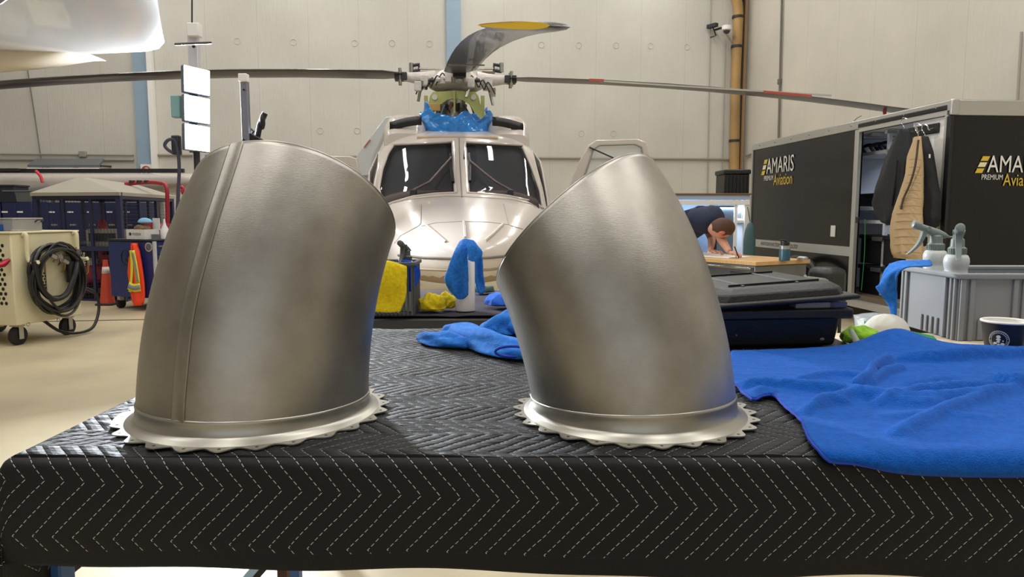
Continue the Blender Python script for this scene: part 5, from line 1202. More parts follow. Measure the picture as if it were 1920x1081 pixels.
g1=garment('jacket','black jacket hanging at the left of the trailer coat rack',[1686,1668,1655,1646,1640,1650,1668],[1704,1712,1714,1710,1704,1694,1682],[243,280,315,350,380,405,422],jb,-.16,.1,'garments on the trailer coat rack',seed=1,dp_=.11)
for pts in (((1700,255),(1706,290),(1704,330)),((1680,300),(1676,340),(1670,385)),((1695,300),(1690,350),(1684,400))):
    L=[tw(*(tside(a,b,-.27)+Vector((.01,0,0)))) for a,b in pts]; MB().tube(smoothpts(L,4),.012,6).build('fold_seam',jb,g1)
g2=garment('puffer_vest','tan quilted vest hanging between the two black jackets','1716 1700 1696 1682 1674 1671 1672 1675'.split() and [1716,1702,1699,1686,1676,1671,1672,1676],[1726,1729,1730,1729,1728,1728,1728,1729],[256,290,325,370,400,435,465,485],vt,-.30,.1,'garments on the trailer coat rack',quilt=True,seed=2,dp_=.07)
g2['category']='vest'
qs=M('quilt_seam','8e7550',.8)
for k in range(13):
    y_=300+k*14.5; xl_=float(np.interp(y_,[256,290,325,370,400,435,465,485],[1716,1702,1699,1686,1676,1671,1672,1676]))+2
    L=[tw(*(tside(a,y_-2*math.sin(math.pi*(a-xl_)/(1727-xl_)),-.374))) for a in np.linspace(xl_+3,1726,7)]; MB().tube(L,.0035,5).build('quilt_seam',qs,g2)
L=[tw(*tside(a,b,-.38)) for a,b in ((1722,262),(1716,310),(1706,345),(1694,372),(1689,392))]; MB().tube(smoothpts(L,4),.010,6).build('zip_edge',M('zip_dark','4a3f30',.7),g2)
g3=garment('jacket','black jacket hanging at the right of the trailer coat rack',[1728,1726,1724,1723,1722,1724,1728],[1738,1746,1750,1755,1759,1758,1752],[256,285,315,350,385,410,428],jb,-.14,.1,'garments on the trailer coat rack',seed=4,dp_=.09)
a=tside(1728,452,-.2); MB().box(tw(*a),(.10,.06,.10),TY).build('glove_pocket',jb,g3,bevel=.02); MB().cyl(tw(*tside(1743,296,-.235)),tw(*tside(1743,289,-.235)),.008).build('tag',M('tag_white','dddddd',.5),g3)
t=thing('control_box','small black switch box with red knobs low on the white trailer panel','switch box',tw(-.01,tside(1755,408).y,tside(1755,410).z),TY); MB().box((0,0,0),(.04,.10,.16)).build('box',black,t,local=True,bevel=.008); MB().ball((-.03,.01,-.05),.014,10).build('red_knob',M('tool_red','d',.4),t,local=True); MB().ball((-.03,.02,.03),.010,8).build('white_knob',white,t,local=True)
# ================================================================ TOOL CHEST, FLASK, COUNTER, PERSON
C0=P(1417,490,5.9); C1=P(1513,486,6.2); ux=(C1-C0); ux.z=0; wid=ux.length; yc_=math.atan2(ux.y,ux.x); ZC=C0.z
ch_=thing('tool_chest','grey steel tool chest with butcher block top where the man is writing','tool chest',(C0.x,C0.y,0),yc_)
grs=M('chest_grey','4e4d4c',.35,metal=.3); butch=M('butcher_block','c9a06a',.4,var=.25,vscale=10,stretch=(1,6,1))
LL=1.25
MB().hexa(tapered(-.02,wid+.02,-.02,LL+.02,ZC-.035,ZC,0,0)).build('wood_top',butch,ch_,local=True,bevel=.005)
MB().hexa(tapered(0,wid,0,LL,.12,ZC-.036,0,0)).build('cabinet_body',M('chest_side','6d6d6b',.4,metal=.3),ch_,local=True,bevel=.01)
for k,(z1,z0) in enumerate(((ZC-.05,ZC-.14),(ZC-.15,ZC-.30),(ZC-.31,ZC-.48),(ZC-.49,.16))):
    d=MB().hexa(tapered(-.012,-.001,.02,LL-.02,z0,z1,0,0)).build('drawer',grs,ch_,local=True,bevel=.003); MB().hexa(tapered(-.03,-.012,.03,LL-.03,z1-.02,z1-.004,0,0)).build('handle',chrome,d,local=True,bevel=.003)
for x in (.05,wid-.05): MB().cyl((x,-.03,ZC-.15),(x,-.005,ZC-.15),.022,n=14).build('handle_mount',chrome,ch_,local=True)
MB().cyl((.03,-.05,ZC-.155),(wid-.03,-.05,ZC-.155),.013).build('push_bar',chrome,ch_,local=True)
a=tw_=ch_.matrix_basis@Vector((-.014,.26,ZC-.115)); text('mastercraft',black,ch_,a,rotz((0,-1,0),yc_),(0,0,1),.22,.03,'badge')
for x in (.07,wid-.07):
    for y in (.08,LL-.08): MB().tube([Vector((x-.02,y,.06)),Vector((x+.02,y,.06))],.06,16).build('caster',rubber,ch_,local=True)
# papers and tray on top
t=thing('paper_sheet','white papers spread on the tool chest under the man\'s hand','paper',ch_.matrix_basis@Vector((.25,.75,ZC+.001)),yc_+.1)
MB().box((0,0,.002),(.30,.62,.004)).build('sheet',M('paper','ecebe6',.6),t,local=True)
fp_=P(1471,482,6.02); fl_=thing('drinking_flask','teal insulated drinking flask with black lid and steel collar on the tool chest','flask',(fp_.x,fp_.y,ZC+.001))
r_=10*6.02/F; hh=P(1471,450,6.02).z-ZC
MB().lathe([(0,0),(r_,0),(r_,hh*.55),(r_*.9,hh*.6)],n=20,cap=False).build('body',M('teal_enamel','234a5a',.4),fl_,local=True); MB().lathe([(r_*.98,hh*.56),(r_*.98,hh*.72),(r_*.8,hh*.74)],n=20,cap=False).build('steel_collar',steel,fl_,local=True)
MB().lathe([(r_*.8,hh*.74),(r_*.8,hh*.9),(0,hh*.92)],n=20,cap=False).build('lid',black,fl_,local=True); MB().tube([Vector((-r_*.6,0,hh*.85)),Vector((-r_*.9,0,hh*1.0)),Vector((0,0,hh*.97)),Vector((r_*.8,0,hh*.85))],.009,8).build('carry_loop',black,fl_,local=True)
t=thing('steel_puck','low round steel lid on the right end of the tool chest','lid',P(1505,484,6.1)); t.location.z=ZC+.001; MB().lathe([(0,0),(.045,0),(.045,.02),(.03,.03),(0,.03)],n=20,cap=False).build('lid',steel,t,local=True)
# grey plastic stool + dark chair behind
p=P(1528,520,6.8); t=thing('plastic_chair','grey and black plastic chair standing in front of the trailer','chair',(p.x,p.y,0),.3)
MB().box((-.05,0,.55),(.22,.3,.30)).build('seat_shell',M('chair_grey','77776f',.5),t,local=True,bevel=.04); MB().box((.18,.05,.62),(.25,.3,.34)).build('back_shell',M('chair_black','232325',.4),t,local=True,bevel=.06)
for x in (-.1,.22):
    for y in (-.1,.12): MB().cyl((x,y,.0),(x,y,.45),.015).build('leg',dark,t,local=True)
# rolling dark table beside chest (flat grey top in front)
# service counter with shelves
cA=P(1262,370,9.3); cB=P(1406,370,9.3); zt=P(1300,365,9.3).z
sc_=thing('service_counter','white framed service counter with blue-grey shelves beside the trailer','counter',(cA.x,9.3,0))
wc=cB.x-cA.x; pf=M('counter_frame','aab8cc',.4); bl2=M('counter_blue','7c94b4',.5)
def cb(x0,x1,y0,y1,z0,z1,n,m,b=.004): return MB().hexa(tapered(x0,x1,y0,y1,z0,z1,0,0)).build(n,m,sc_,local=True,bevel=b)
cb(0,wc,0,.6,zt-.06,zt,'top',pf); cb(-.02,wc+.02,-.02,.62,zt,zt+.02,'wood_lip',M('lip_brown','7a5a3c',.6)); cb(0,wc,-.01,.02,zt-.13,zt-.07,'header',white)
cb(0,wc,.57,.6,.0,zt-.06,'back_panel',M('counter_back','8fa3bf',.5)); cb(wc-.06,wc,0,.58,0,zt-.06,'side_post',white); cb(0,.06,0,.58,0,zt-.06,'side_post',white)
x1=P(1333,400,9.3).x-cA.x; x2=P(1380,400,9.3).x-cA.x
cb(x1-.02,x1+.02,0,.05,0,zt-.06,'mullion',white); cb(x2-.02,x2+.02,0,.05,0,zt-.06,'mullion',white)
cb(x1+.02,x2-.02,.03,.06,.02,zt-.14,'door_panel',M('steel_blue_door','5f7183',.4)); cb(x1+.02,x1+.09,.02,.05,.02,zt-.14,'dark_gap',black)
zs_=P(1395,415,9.3).z; cb(x2+.02,wc-.06,.02,.5,zs_-.02,zs_+.02,'shelf',white); cb(.06,x1-.02,.04,.5,zs_-.02,zs_+.02,'shelf',bl2)
cb(x2+.04,wc-.08,.06,.1,zs_+.04,zt-.16,'glass_pane',M('pane_grey','8b9199',.2))
t=thing('green_bag','green and yellow bag hanging beside the white counter','bag',P(1405,470,9.2)); MB().ball((0,0,.0),(.08,.05,.32),14).build('bag',M('bag_green','3f5a5c',.6),t,local=True); MB().box((-.06,-.03,-.2),(.05,.03,.16)).build('yellow_stripe',M('bag_yellow','d8c436',.6),t,local=True,bevel=.01); t.location.z=.33+0
t.location=P(1405,462,9.15); MB().cyl((0,0,.3),(0,.12,.5),.006).build('strap',black,t,local=True)
t=thing('black_crate','ribbed black lidded crate standing on the white service counter','crate',(P(1379,360,9.45).x,9.6,zt+.021)); cw_=50*9.45/F; hz=P(1379,318,9.45).z-zt-.02
MB().box((0,0,hz*.4),(cw_*.92,.4,hz*.8)).build('body',M('crate_black','c',.4),t,local=True,bevel=.01); MB().box((0,0,hz*.9),(cw_,.44,hz*.2)).build('lid',M('crate_black','c',.4),t,local=True,bevel=.015)
for k in range(7): MB().box((-cw_*.4+cw_*.8*k/6,-.205,hz*.38),(.014,.02,hz*.7)).build('rib',M('crate_black','c',.4),t,local=True)
cl_=bpy.data.lights.new('counter_lamp','AREA'); cl_.size=.8; cl_.size_y=.1; cl_.shape='RECTANGLE'; cl_.energy=14; cl_.color=(.7,.82,1); co=bpy.data.objects.new('counter_lamp',cl_); COL.objects.link(co); co.location=(cA.x+wc/2,9.36,zt-.15); co.rotation_euler=(.3,0,0)
# ---------------------------------------------------------------- the man
def skin_body(name,nodes,edges,mat,parent,sub=2,root=0):
    me=bpy.data.meshes.new(name); im=winv(parent) if parent else Matrix.Identity(4)
    me.from_pydata([tuple(im@Vector(n[0])) for n in nodes],edges,[]); o=bpy.data.objects.new(name,me); COL.objects.link(o)
    if parent: o.parent=parent
    o.modifiers.new('s','SKIN'); 
    for i,n in enumerate(nodes):
        r=n[1]; me.skin_vertices[0].data[i].radius=r if isinstance(r,tuple) else (r,r); me.skin_vertices[0].data[i].use_root=(i==root)
    s_=o.modifiers.new('sub','SUBSURF'); s_.levels=s_.render_levels=sub; me.materials.append(mat)
    return o
skm=M('skin','c08a72',.5,var=.1,vscale=8); polo=M('navy_polo','141c36',.8,bump=.2,bscale=40); hair=M('brown_hair','4a2c1e',.7,bump=.6,bscale=90); trs=M('dark_trousers','17171c',.8)
hdc=P(1352,428,6.55); hnd=P(1378,473,6.35); hnd.z=ZC+.045; sho=P(1337,405,6.70); elb=P(1352,448,6.62); hip=P(1262,440,7.25); chest=P(1305,412,6.92)
wr=P(1368,470,6.42); wr.z=ZC+.05
hip.z=.98; hip.x-=.14; hip.y+=.12
man=thing('person','man in navy polo shirt bending over the tool chest and writing with his hand','person',(hip.x,hip.y,0))
nk=P(1334,412,6.68); sho2=sho+Vector((-.02,.36,.0)); el2=elb+Vector((.0,.30,.0)); wr2=wr+Vector((-.10,.26,0)); wr2.z=ZC+.05
kL=hip+Vector((-.06,-.10,-.46)); kR=hip+Vector((.02,.10,-.46))
nodes=[(hip,(.16,.17)),(hip.lerp(chest,.5),(.12,.13)),(chest,(.11,.12)),(nk,(.055,.055)),(sho,.050),(elb,.044),(wr,.028),(sho2,.050),(el2,.044),(wr2,.028),
 (hip+Vector((0,-.10,-.08)),.10),(Vector((kL.x,kL.y,.52)),.065),(Vector((kL.x-.03,kL.y,.09)),.045),(Vector((kL.x+.12,kL.y-.02,.04)),.035),(hip+Vector((0,.10,-.08)),.10),(Vector((kR.x,kR.y,.52)),.065),(Vector((kR.x-.03,kR.y,.09)),.045),(Vector((kR.x+.12,kR.y-.02,.04)),.035)]
body=skin_body('body',nodes,[(0,1),(1,2),(2,3),(2,4),(4,5),(5,6),(2,7),(7,8),(8,9),(0,10),(10,11),(11,12),(12,13),(0,14),(14,15),(15,16),(16,17)],skm,man)
# shirt shell and trousers slightly larger than the body
up=sho.lerp(elb,.62); up2=sho2.lerp(el2,.6)
shirt=skin_body('polo_shirt',[(hip,(.175,.185)),(hip.lerp(chest,.5),(.16,.175)),(chest,(.175,.20)),(nk.lerp(chest,.35),(.11,.13)),(sho,.105),(up,.088),(sho2,.105),(up2,.085)],[(0,1),(1,2),(2,3),(2,4),(4,5),(2,6),(6,7)],polo,man)
skin_body('trousers',[(hip+Vector((0,0,-.04)),(.17,.18)),(nodes[10][0],.115),(nodes[11][0],.08),(nodes[12][0]+Vector((0,0,.02)),.062),(nodes[14][0],.115),(nodes[15][0],.08),(nodes[16][0]+Vector((0,0,.02)),.062)],[(0,1),(1,2),(2,3),(0,4),(4,5),(5,6)],trs,man)
for q in (nodes[13][0],nodes[17][0]): MB().ball(q+Vector((-.05,0,.012)),(.14,.055,.045),14).build('shoe',black,man)
# head: looks down towards the sheet
hm_=Matrix.Rotation(math.radians(38),3,'X')@Matrix.Rotation(math.radians(84),3,'Y')
hd=MB()
def headpt(d):
    x,y,z=d  # x forward face, z up crown
    r=Vector((.098*x,.076*y,.118*z))
    if x>0 and z<0: r.x*=1-.18*z*z; 
    if z<-.2: r.y*=1-.35*(-z-.2); r.x*=1-.12*(-z)
    if x>.5: r.x+= .018*math.exp(-((y/.16)**2+((z+.12)/.22)**2))+.007*math.exp(-((y/.3)**2+((z+.62)/.12)**2))-.008*math.exp(-(((abs(y)-.38)/.16)**2+((z-.08)/.12)**2))
    return r
n=36; rr=[]
for i in range(25):
    a=math.pi*i/24; rr.append([hdc+hm_@headpt((math.sin(a)*math.cos(2*math.pi*k/n),math.sin(a)*math.sin(2*math.pi*k/n),-math.cos(a))) for k in range(n)])
head=MB().loft(rr).build('head',skm,man,ang=180)
rr=[]
for i in range(4,25):
    a=math.pi*i/24; rg=[]
    for k in range(n):
        d=(math.sin(a)*math.cos(2*math.pi*k/n),math.sin(a)*math.sin(2*math.pi*k/n),-math.cos(a)); back=d[0]<.45-.0 or d[2]>.62
        low=(-.72 if d[0]<-.15 else -.1 if d[0]<.3 else .5)
        g_=1.07 if (back and d[2]>low) else .93
        rg.append(hdc+hm_@(headpt(d)*g_))
    rr.append(rg)
MB().loft(rr).build('hair',hair,man,ang=180)
for s in (-1,1):
    MB().ball(hdc+hm_@Vector((-.012,s*.078,-.012)),(.022,.010,.032),12,rot=hm_).build('ear',M('ear_skin','c9705e',.5),man)
    MB().ball(hdc+hm_@Vector((.088,s*.03,.008)),(.008,.012,.008),8,rot=hm_).build('eye',M('eye_white','d8d4cc',.3),man)
MB().ball(hdc+hm_@Vector((.093,0,-.072)),(.006,.022,.005),8,rot=hm_).build('mouth',M('lips','9c5a50',.5),man)
MB().tube([nk.lerp(chest,.15),nk.lerp(hdc,.55)],[.055,.05],14).build('neck',skm,man)
def hand(w_,dirv,side_,name='hand'):
    dv=Vector(dirv).normalized(); sd=dv.cross(Vector((0,0,1))).normalized()
    pal=w_+dv*.05
    nodes=[(w_,(.024,.018)),(w_+dv*.035,(.034,.016)),(w_+dv*.075+Vector((0,0,.002)),(.036,.014))]; ed=[(0,1),(1,2)]
    o=skin_body(name,nodes,ed,skm,man)
    for k,(o_,l_) in enumerate(((-.027,.055),(-.009,.066),(.009,.062),(.027,.048))):
        b=w_+dv*.072+sd*o_*side_; ns=[(b,.0095),(b+dv*l_*.4+Vector((0,0,.006)),.009),(b+dv*l_*.75+Vector((0,0,-.008)),.008),(b+dv*l_*.85+Vector((0,0,-.022)),.007)]
        skin_body('finger',ns,[(0,1),(1,2),(2,3)],skm,man)
    b=w_+dv*.03+sd*side_*-.03; skin_body('thumb',[(b,.011),(b+dv*.03+sd*side_*-.02,.0105),(b+dv*.06+sd*side_*-.014+Vector((0,0,-.012)),.009)],[(0,1),(1,2)],skm,man)
hand(wr,(hnd-wr)+Vector((.02,-.02,-.012)),1); hand(wr2,(.6,-.5,-.1),-1)
pt_=wr+(hnd-wr).normalized()*.13; t=thing('pen','dark pen held in the man\'s writing hand','pen',(pt_.x,pt_.y,ZC+.006)); MB().cyl((0,0,0),(-.05,-.03,.10),.005,n=8).build('barrel',black,t,local=True)
for a_,b_ in ((sho,up),(sho2,up2)):
    L=[a_.lerp(chest,.35),a_,a_.lerp(b_,.5),b_]; MB().tube(smoothpts(L,4),[.10]*5+[.095]*4+[.082]*3+[.074],18).build('sleeve',polo,man)
yk=nk.lerp(chest,.45); MB().ball(yk,(.17,.22,.13),20,rot=Matrix.Rotation(.2,3,'Y')).build('shirt_yoke',polo,man)
MB().tube([nk.lerp(chest,.22),nk.lerp(chest,.02)],[.085,.07],16).build('collar',polo,man)
MB().box(up+Vector((.0,-.076,.02)),(.03,.006,.014)).build('sleeve_mark',white,man)
# ================================================================ LEFT: SERVICE CART
N0=PZ(34,650,0); F0_=PZ(156,625,0); fwd=(F0_-N0); fwd.z=0; LEN=fwd.length; cy=math.atan2(fwd.y,fwd.x)
cart=thing('service_cart','cream wheeled service cart with perforated vents and coiled black hoses on hooks','service cart',(N0.x,N0.y,0),cy)
zt_=P(34,438,N0.y).z; zb_=P(40,611,N0.y).z; WD=1.1  # local x = along the hose side, local y = to the left/back
MB().hexa(tapered(0,LEN,0,WD,zb_,zt_,0,0)).build('cabinet',cream,cart,local=True,bevel=.012)
MB().hexa(tapered(-.015,LEN+.015,-.015,WD+.015,zt_,zt_+.018,0,0)).build('top_plate',cream,cart,local=True,bevel=.005)
vm=M('vent_hole','151412',.8)
vh=MB()
for r_ in range(13):
    for c in range(8):
        y=.10+c*.055+(.027 if r_%2 else 0); z=zb_+.22+r_*.047; vh.cyl((-.002,y,z),(-.0005,y,z),.019,n=6)
o=vh.build('vent_perforation',vm,cart,local=True); o['kind']='stuff'
vh=MB()
for r_ in range(6):
    for c in range(10):
        x=.28+c*.03+(.015 if r_%2 else 0); z=zb_+.34+r_*.03; vh.cyl((x,-.002,z),(x,-.0005,z),.010,n=6)
o=vh.build('vent_perforation',vm,cart,local=True); o['kind']='stuff'
for x,y in ((.10,.10),(LEN-.1,.10),(.10,WD-.1),(LEN-.1,WD-.1)):
    c=thing('caster','x','x') ; bpy.data.objects.remove(c)
    rw=.095 
    w_=MB().tube([Vector((x,y-.03,rw)),Vector((x,y-.02,rw)),Vector((x,y+.02,rw)),Vector((x,y+.03,rw))],[rw*.8,rw,rw,rw*.8],22).build('caster_wheel',rubber,cart,local=True)
    MB().box((x,y-.045,.14),(.05,.008,.16)).box((x,y,.19),(.09,.10,.01)).build('caster_fork',M('fork_grey','b5b2a8',.4,metal=.4),w_,local=True,bevel=.002)
for z0,xx in ((zt_-.02,.13),(zt_-.02,LEN-.06)):
    MB().tube(smoothpts([Vector((xx,-.01,z0)),Vector((xx,-.05,z0)),Vector((xx,-.05,z0-.20)),Vector((xx,-.09,z0-.27)),Vector((xx,-.17,z0-.26))],5),.02,10).build('hose_hook',cream,cart,local=True)
for x,z in ((.12,zb_+.03),(LEN*.6,zb_+.02)):
    MB().tube([Vector((x+.018*math.cos(a),-.012,z-.03+.018*math.sin(a))) for a in np.linspace(0,6.28,12)[:-1]],.004,6,closed=True).build('lifting_ring',steel,cart,local=True)
hx,hz=LEN*.50,zt_-.42
hose_m=M('hose_black','131316',.35)
hs=thing('hose_coil','thick coils of black hydraulic hose hanging on the cream cart\'s hooks','hose coil',cart.matrix_basis@Vector((hx,-.1,hz-.3)),cy)
r5=np.random.default_rng(11)
for k in range(11):
    rx=.27+.055*r5.random(); rz=.30+.085*r5.random(); cxo=.04*r5.normal(); czo=-.02-.05*k/11; yo=-.04-.012*k; ph=r5.random()*6
    top=.26
    L=[]
    for a in np.linspace(0,2*math.pi,40)[:-1]:
        x=cxo+rx*math.cos(a); z=.3+czo+rz*math.sin(a)+ (0); z=min(z,.3+top+.012*k-.02*math.cos(a*2)) ; L.append(Vector((x+.012*math.sin(3*a+ph),.1+yo+.02*math.sin(2*a+ph),z)))
    MB().tube(L,.013 if k%3 else .018,8,closed=True).build('hose_loop',hose_m,hs,local=True)
MB().tube(smoothpts([Vector((LEN*.5-.1-hx+.4,.0,.52)),Vector((.18,-.06,.30)),Vector((.06,-.06,.10)),Vector((-.12,-.06,.06)),Vector((-.25,-.05,.2)),Vector((-.29,-.04,.45))],5),.028,10).build('thick_hose',hose_m,hs,local=True)
for x,z in ((-.12,.50),(.02,.44)): MB().cyl((x,-.07,z),(x+.06,-.07,z-.03),.02).build('hose_fitting',steel,hs,local=True)
mp_=thing('valve_manifold','cluster of gauges, valves and brass fittings mounted on the cream cart side','valve manifold',cart.matrix_basis@Vector((LEN*.78,-.05,zt_-.5)),cy)
MB().box((-.1,.03,.05),(.34,.01,.40)).build('back_plate',M('plate_cream','c9c0a2',.5),mp_,local=True,bevel=.003)
for x,z,r_ in ((.10,.28,.04),(-.13,.25,.03),(.0,.30,.03)):
    MB().cyl((x,-.03,z),(x,.02,z),r_,n=20).build('gauge',chrome,mp_,local=True); MB().cyl((x,-.032,z),(x,-.030,z),r_*.8,n=20).build('gauge_face',white,mp_,local=True)
for k in range(9):
    x=-.2+.05*k; z=.02+.2*r5.random(); MB().tube([Vector((x,.0,z)),Vector((x,-.03,z+.03)),Vector((x+.02,-.03,z+.12))],.010,8).build('fitting',[steel,chrome,M('brass','b08d48',.3,metal=.8)][k%3],mp_,local=True)
for k in range(4): MB().bar((.12+.04*math.cos(k*.8),-.05,.17+.04*math.sin(k*.8)),(.12-.04*math.cos(k*.8),-.05,.17-.04*math.sin(k*.8)),.012).build('handwheel_spoke',chrome,mp_,local=True)
MB().cyl((-.03,-.04,-.02),(-.03,-.04,.20),.045,n=18).build('filter_bowl',black,mp_,local=True)
q=cart.matrix_basis.inverted()@P(22,487,N0.y-.0); t=thing('coupling_cap','red anodised coupling cap sticking out at the cart\'s near corner','cap',cart.matrix_basis@Vector((-.03,.02,zt_-.27)),cy); MB().tube([Vector((.02,0,.02)),Vector((-.02,0,.0)),Vector((-.05,0,-.02)),Vector((-.09,0,-.03))],[.015,.028,.03,.022],14).build('cap_body',M('anodised_red','a3263a',.25,metal=.5),t,local=True)
MB().tube(smoothpts([cart.matrix_basis@Vector(v) for v in ((LEN*.45,.05,zb_-.0),(LEN*.6,-.02,.08),(LEN*.85,-.05,.03),(LEN+.1,-.04,.06),(LEN+.22,-.02,.25),(LEN+.2,.0,.42),(LEN+.05,.02,.5))],6),.016,8).build('drain_hose',hose_m,cart)
# on the cart top
ct=lambda px,py,D:P(px,py,D)
t=thing('clear_box','clear plastic organiser box with grey handle on the cream cart','box',cart.matrix_basis@Vector((.33,.25,zt_+.019)),cy); MB().box((0,0,.06),(.34,.25,.12)).build('box_body',M('clear_plastic','b9b9b4',.2,alpha=.55),t,local=True,bevel=.01); MB().box((0,0,.125),(.35,.26,.012)).build('lid',M('lid_grey','a9a8a2',.4),t,local=True,bevel=.003); MB().tube([Vector((.08,-.13,.09)),Vector((.08,-.16,.11)),Vector((.15,-.16,.11)),Vector((.15,-.13,.09))],.008,6).build('handle',dark,t,local=True)
t=thing('blue_tray','flat blue tray on the cream cart under the brass valve','tray',cart.matrix_basis@Vector((.10,.42,zt_+.019)),cy); MB().box((0,0,.035),(.30,.35,.07)).build('tray',M('tray_blue','1f4f96',.4),t,local=True,bevel=.01)
t=thing('brass_valve','brass valve fitting with chrome lever standing in the blue tray','valve',cart.matrix_basis@Vector((.02,.46,zt_+.09)),cy); brs=M('brass','b',.3)
MB().lathe([(0,0),(.07,0),(.07,.05),(.05,.06),(.035,.08),(.035,.16),(.02,.18),(0,.18)],n=18).build('valve_body',brs,t,local=True); MB().tube([Vector((-.02,0,.19)),Vector((.02,0,.21)),Vector((.09,-.02,.26))],.018,8).build('lever',chrome,t,local=True); MB().cyl((.04,0,.04),(.13,0,.04),.035).build('outlet',brs,t,local=True)
# ================================================================ TRAFFIC CONE
q=PZ(202,571,0); t=thing('traffic_cone','orange traffic cone with one white band standing beside the blue tool cabinet','cone',(q.x,q.y,0)); hc=P(202,487,q.y).z; rc_=13*q.y/F; orn=M('cone_orange','cf4a33',.6,var=.15,vscale=6)
MB().box((0,0,.015),(rc_*2.4,rc_*2.4,.03)).build('base',M('cone_base','3a2a26',.7),t,local=True,bevel=.008)
MB().lathe([(rc_,.03),(rc_*.30,hc),(0,hc)],n=28).build('cone_body',orn,t,local=True)
f_=lambda z: rc_-(rc_*.7)*(z-.03)/(hc-.03)
MB().lathe([(f_(hc*.70)+.003,hc*.70),(f_(hc*.85)+.003,hc*.85)],n=28,cap=False).build('white_band',M('band_white','d9d4cc',.5),t,local=True,solid=.002)
# ================================================================ BLUE TOOL CABINET
q0=PZ(210,578,0); q1=PZ(293,583,0); xd=q1-q0; xd.z=0; wb_=xd.length; yw=math.atan2(xd.y,xd.x)
tc_=thing('tool_cabinet','navy blue rolling tool cabinet with grey edge, vest hanging on its side','tool cabinet',(q0.x,q0.y,0),yw)
zt2=P(210,451,q0.y).z; nv=M('cabinet_navy','1c2c68',.4); DP_=.8
MB().hexa(tapered(0,wb_,0,DP_,.17,zt2,0,0)).build('cabinet_body',nv,tc_,local=True,bevel=.012); MB().hexa(tapered(-.015,wb_+.02,-.015,DP_+.015,zt2,zt2+.025,0,0)).build('top_mat',dark,tc_,local=True,bevel=.005)
MB().hexa(tapered(wb_,wb_+.035,-.01,.03,.17,zt2,0,0)).build('edge_strip',M('strip_white','b9bcc0',.4),tc_,local=True,bevel=.003)
for k in range(5):
    z0=.22+k*(zt2-.26)/5; d=MB().hexa(tapered(wb_+.001,wb_+.02,.05,DP_-.02,z0,z0+(zt2-.26)/5-.015,0,0)).build('drawer',nv,tc_,local=True,bevel=.003); MB().hexa(tapered(wb_+.02,wb_+.045,.06,DP_-.04,z0+.10,z0+.115,0,0)).build('drawer_pull',steel,d,local=True)
for x in (.08,wb_-.08):
    for y in (.08,DP_-.08): MB().tube([Vector((x-.02,y,.065)),Vector((x+.02,y,.065))],.065,18).build('caster',rubber,tc_,local=True); MB().box((x,y,.14),(.05,.07,.06)).build('caster_fork',steel,tc_,local=True)
c=tc_.matrix_basis.inverted()@P(277,463,q1.y); MB().cyl((c.x,-.012,c.z),(c.x,.0,c.z),.062,n=26).build('round_emblem',M('emblem_silver','c8c8c8',.3,metal=.6),tc_,local=True); MB().cyl((c.x,-.016,c.z),(c.x,-.012,c.z),.045,n=26).build('emblem_centre',M('emblem_dark','5a5c66',.4),tc_,local=True)
MB().bar((c.x-.03,-.018,c.z+.02),(c.x+.03,-.018,c.z-.02),.012,.004).build('emblem_bar',chrome,tc_,local=True)
def oncab(px,py,off=-.03):
    l=tc_.matrix_basis.inverted()@P(px,py,(q0.y+q1.y)/2); return Vector((l.x,off,l.z))
vs_=thing('safety_vest','orange high-visibility vest with yellow and grey stripes hanging on the blue cabinet','vest',tc_.matrix_basis@oncab(262,568),yw)
ys=[455,470,490,510,530,550,563,570]; lo_=[262,258,250,247,251,255,259,264]; ro_=[268,277,282,286,289,290,287,280]
rr=[]
for i in range(31):
    f_=i/30*(len(ys)-1); y_=float(np.interp(f_,range(8),ys)); l_=float(np.interp(f_,range(8),lo_)); r_=float(np.interp(f_,range(8),ro_)); a=oncab(l_,y_); b=oncab(r_,y_); c=(a+b)/2; hw_=abs(b.x-a.x)/2
    rr.append([tc_.matrix_basis@Vector((c.x+hw_*math.cos(an),-.06+.045*math.sin(an)*(1+.3*math.sin(an*5+i*.1)),c.z)) for an in np.linspace(0,2*math.pi,27)[:-1]])
MB().loft(rr,cap=True).build('vest_body',M('hivis_orange','f2451f',.6,bump=.2,bscale=40,emit=0),vs_,ang=80)
yv=M('hivis_yellow','e6e23a',.5); gv=M('reflective_grey','8d9198',.35)
def vstrip(pts,w_,m,n,o=-.118): 
    L=[tc_.matrix_basis@(oncab(a,b,o)) for a,b in pts]; L=smoothpts(L,4); mb=MB(); 
    d=[L[min(i+1,len(L)-1)]-L[max(i-1,0)] for i in range(len(L))]
    yn=rotz((0,-1,0),yw); mb.loft([[L[i]+d[i].cross(yn).normalized()*w_,L[i]-d[i].cross(yn).normalized()*w_] for i in range(len(L))],closed=False); mb.build(n,m,vs_,solid=.004)
vstrip(((264,468),(266,490),(265,515),(260,545)),.022,yv,'yellow_stripe'); vstrip(((269,468),(276,495),(282,527)),.034,yv,'yellow_stripe'); vstrip(((270,472),(277,498),(282,525)),.017,gv,'grey_stripe',-.125)
vstrip(((257,533),(270,537),(288,535)),.055,yv,'yellow_stripe',-.12); vstrip(((257,533),(270,537),(288,535)),.028,gv,'grey_stripe',-.126)
ep=thing('ear_defenders','black ear defenders hanging on the blue cabinet beside the vest','ear defenders',tc_.matrix_basis@oncab(248,488),yw); l=oncab(250,487); 
MB().ball((l.x-oncab(248,488).x,-.03,.0),(.045,.04,.06),14).build('ear_cup',black,ep,local=True)
MB().tube([Vector((-.06+.07*math.cos(a),-.02,.04+.10*math.sin(a))) for a in np.linspace(.2,5.2,16)],.008,6).build('headband',black,ep,local=True)
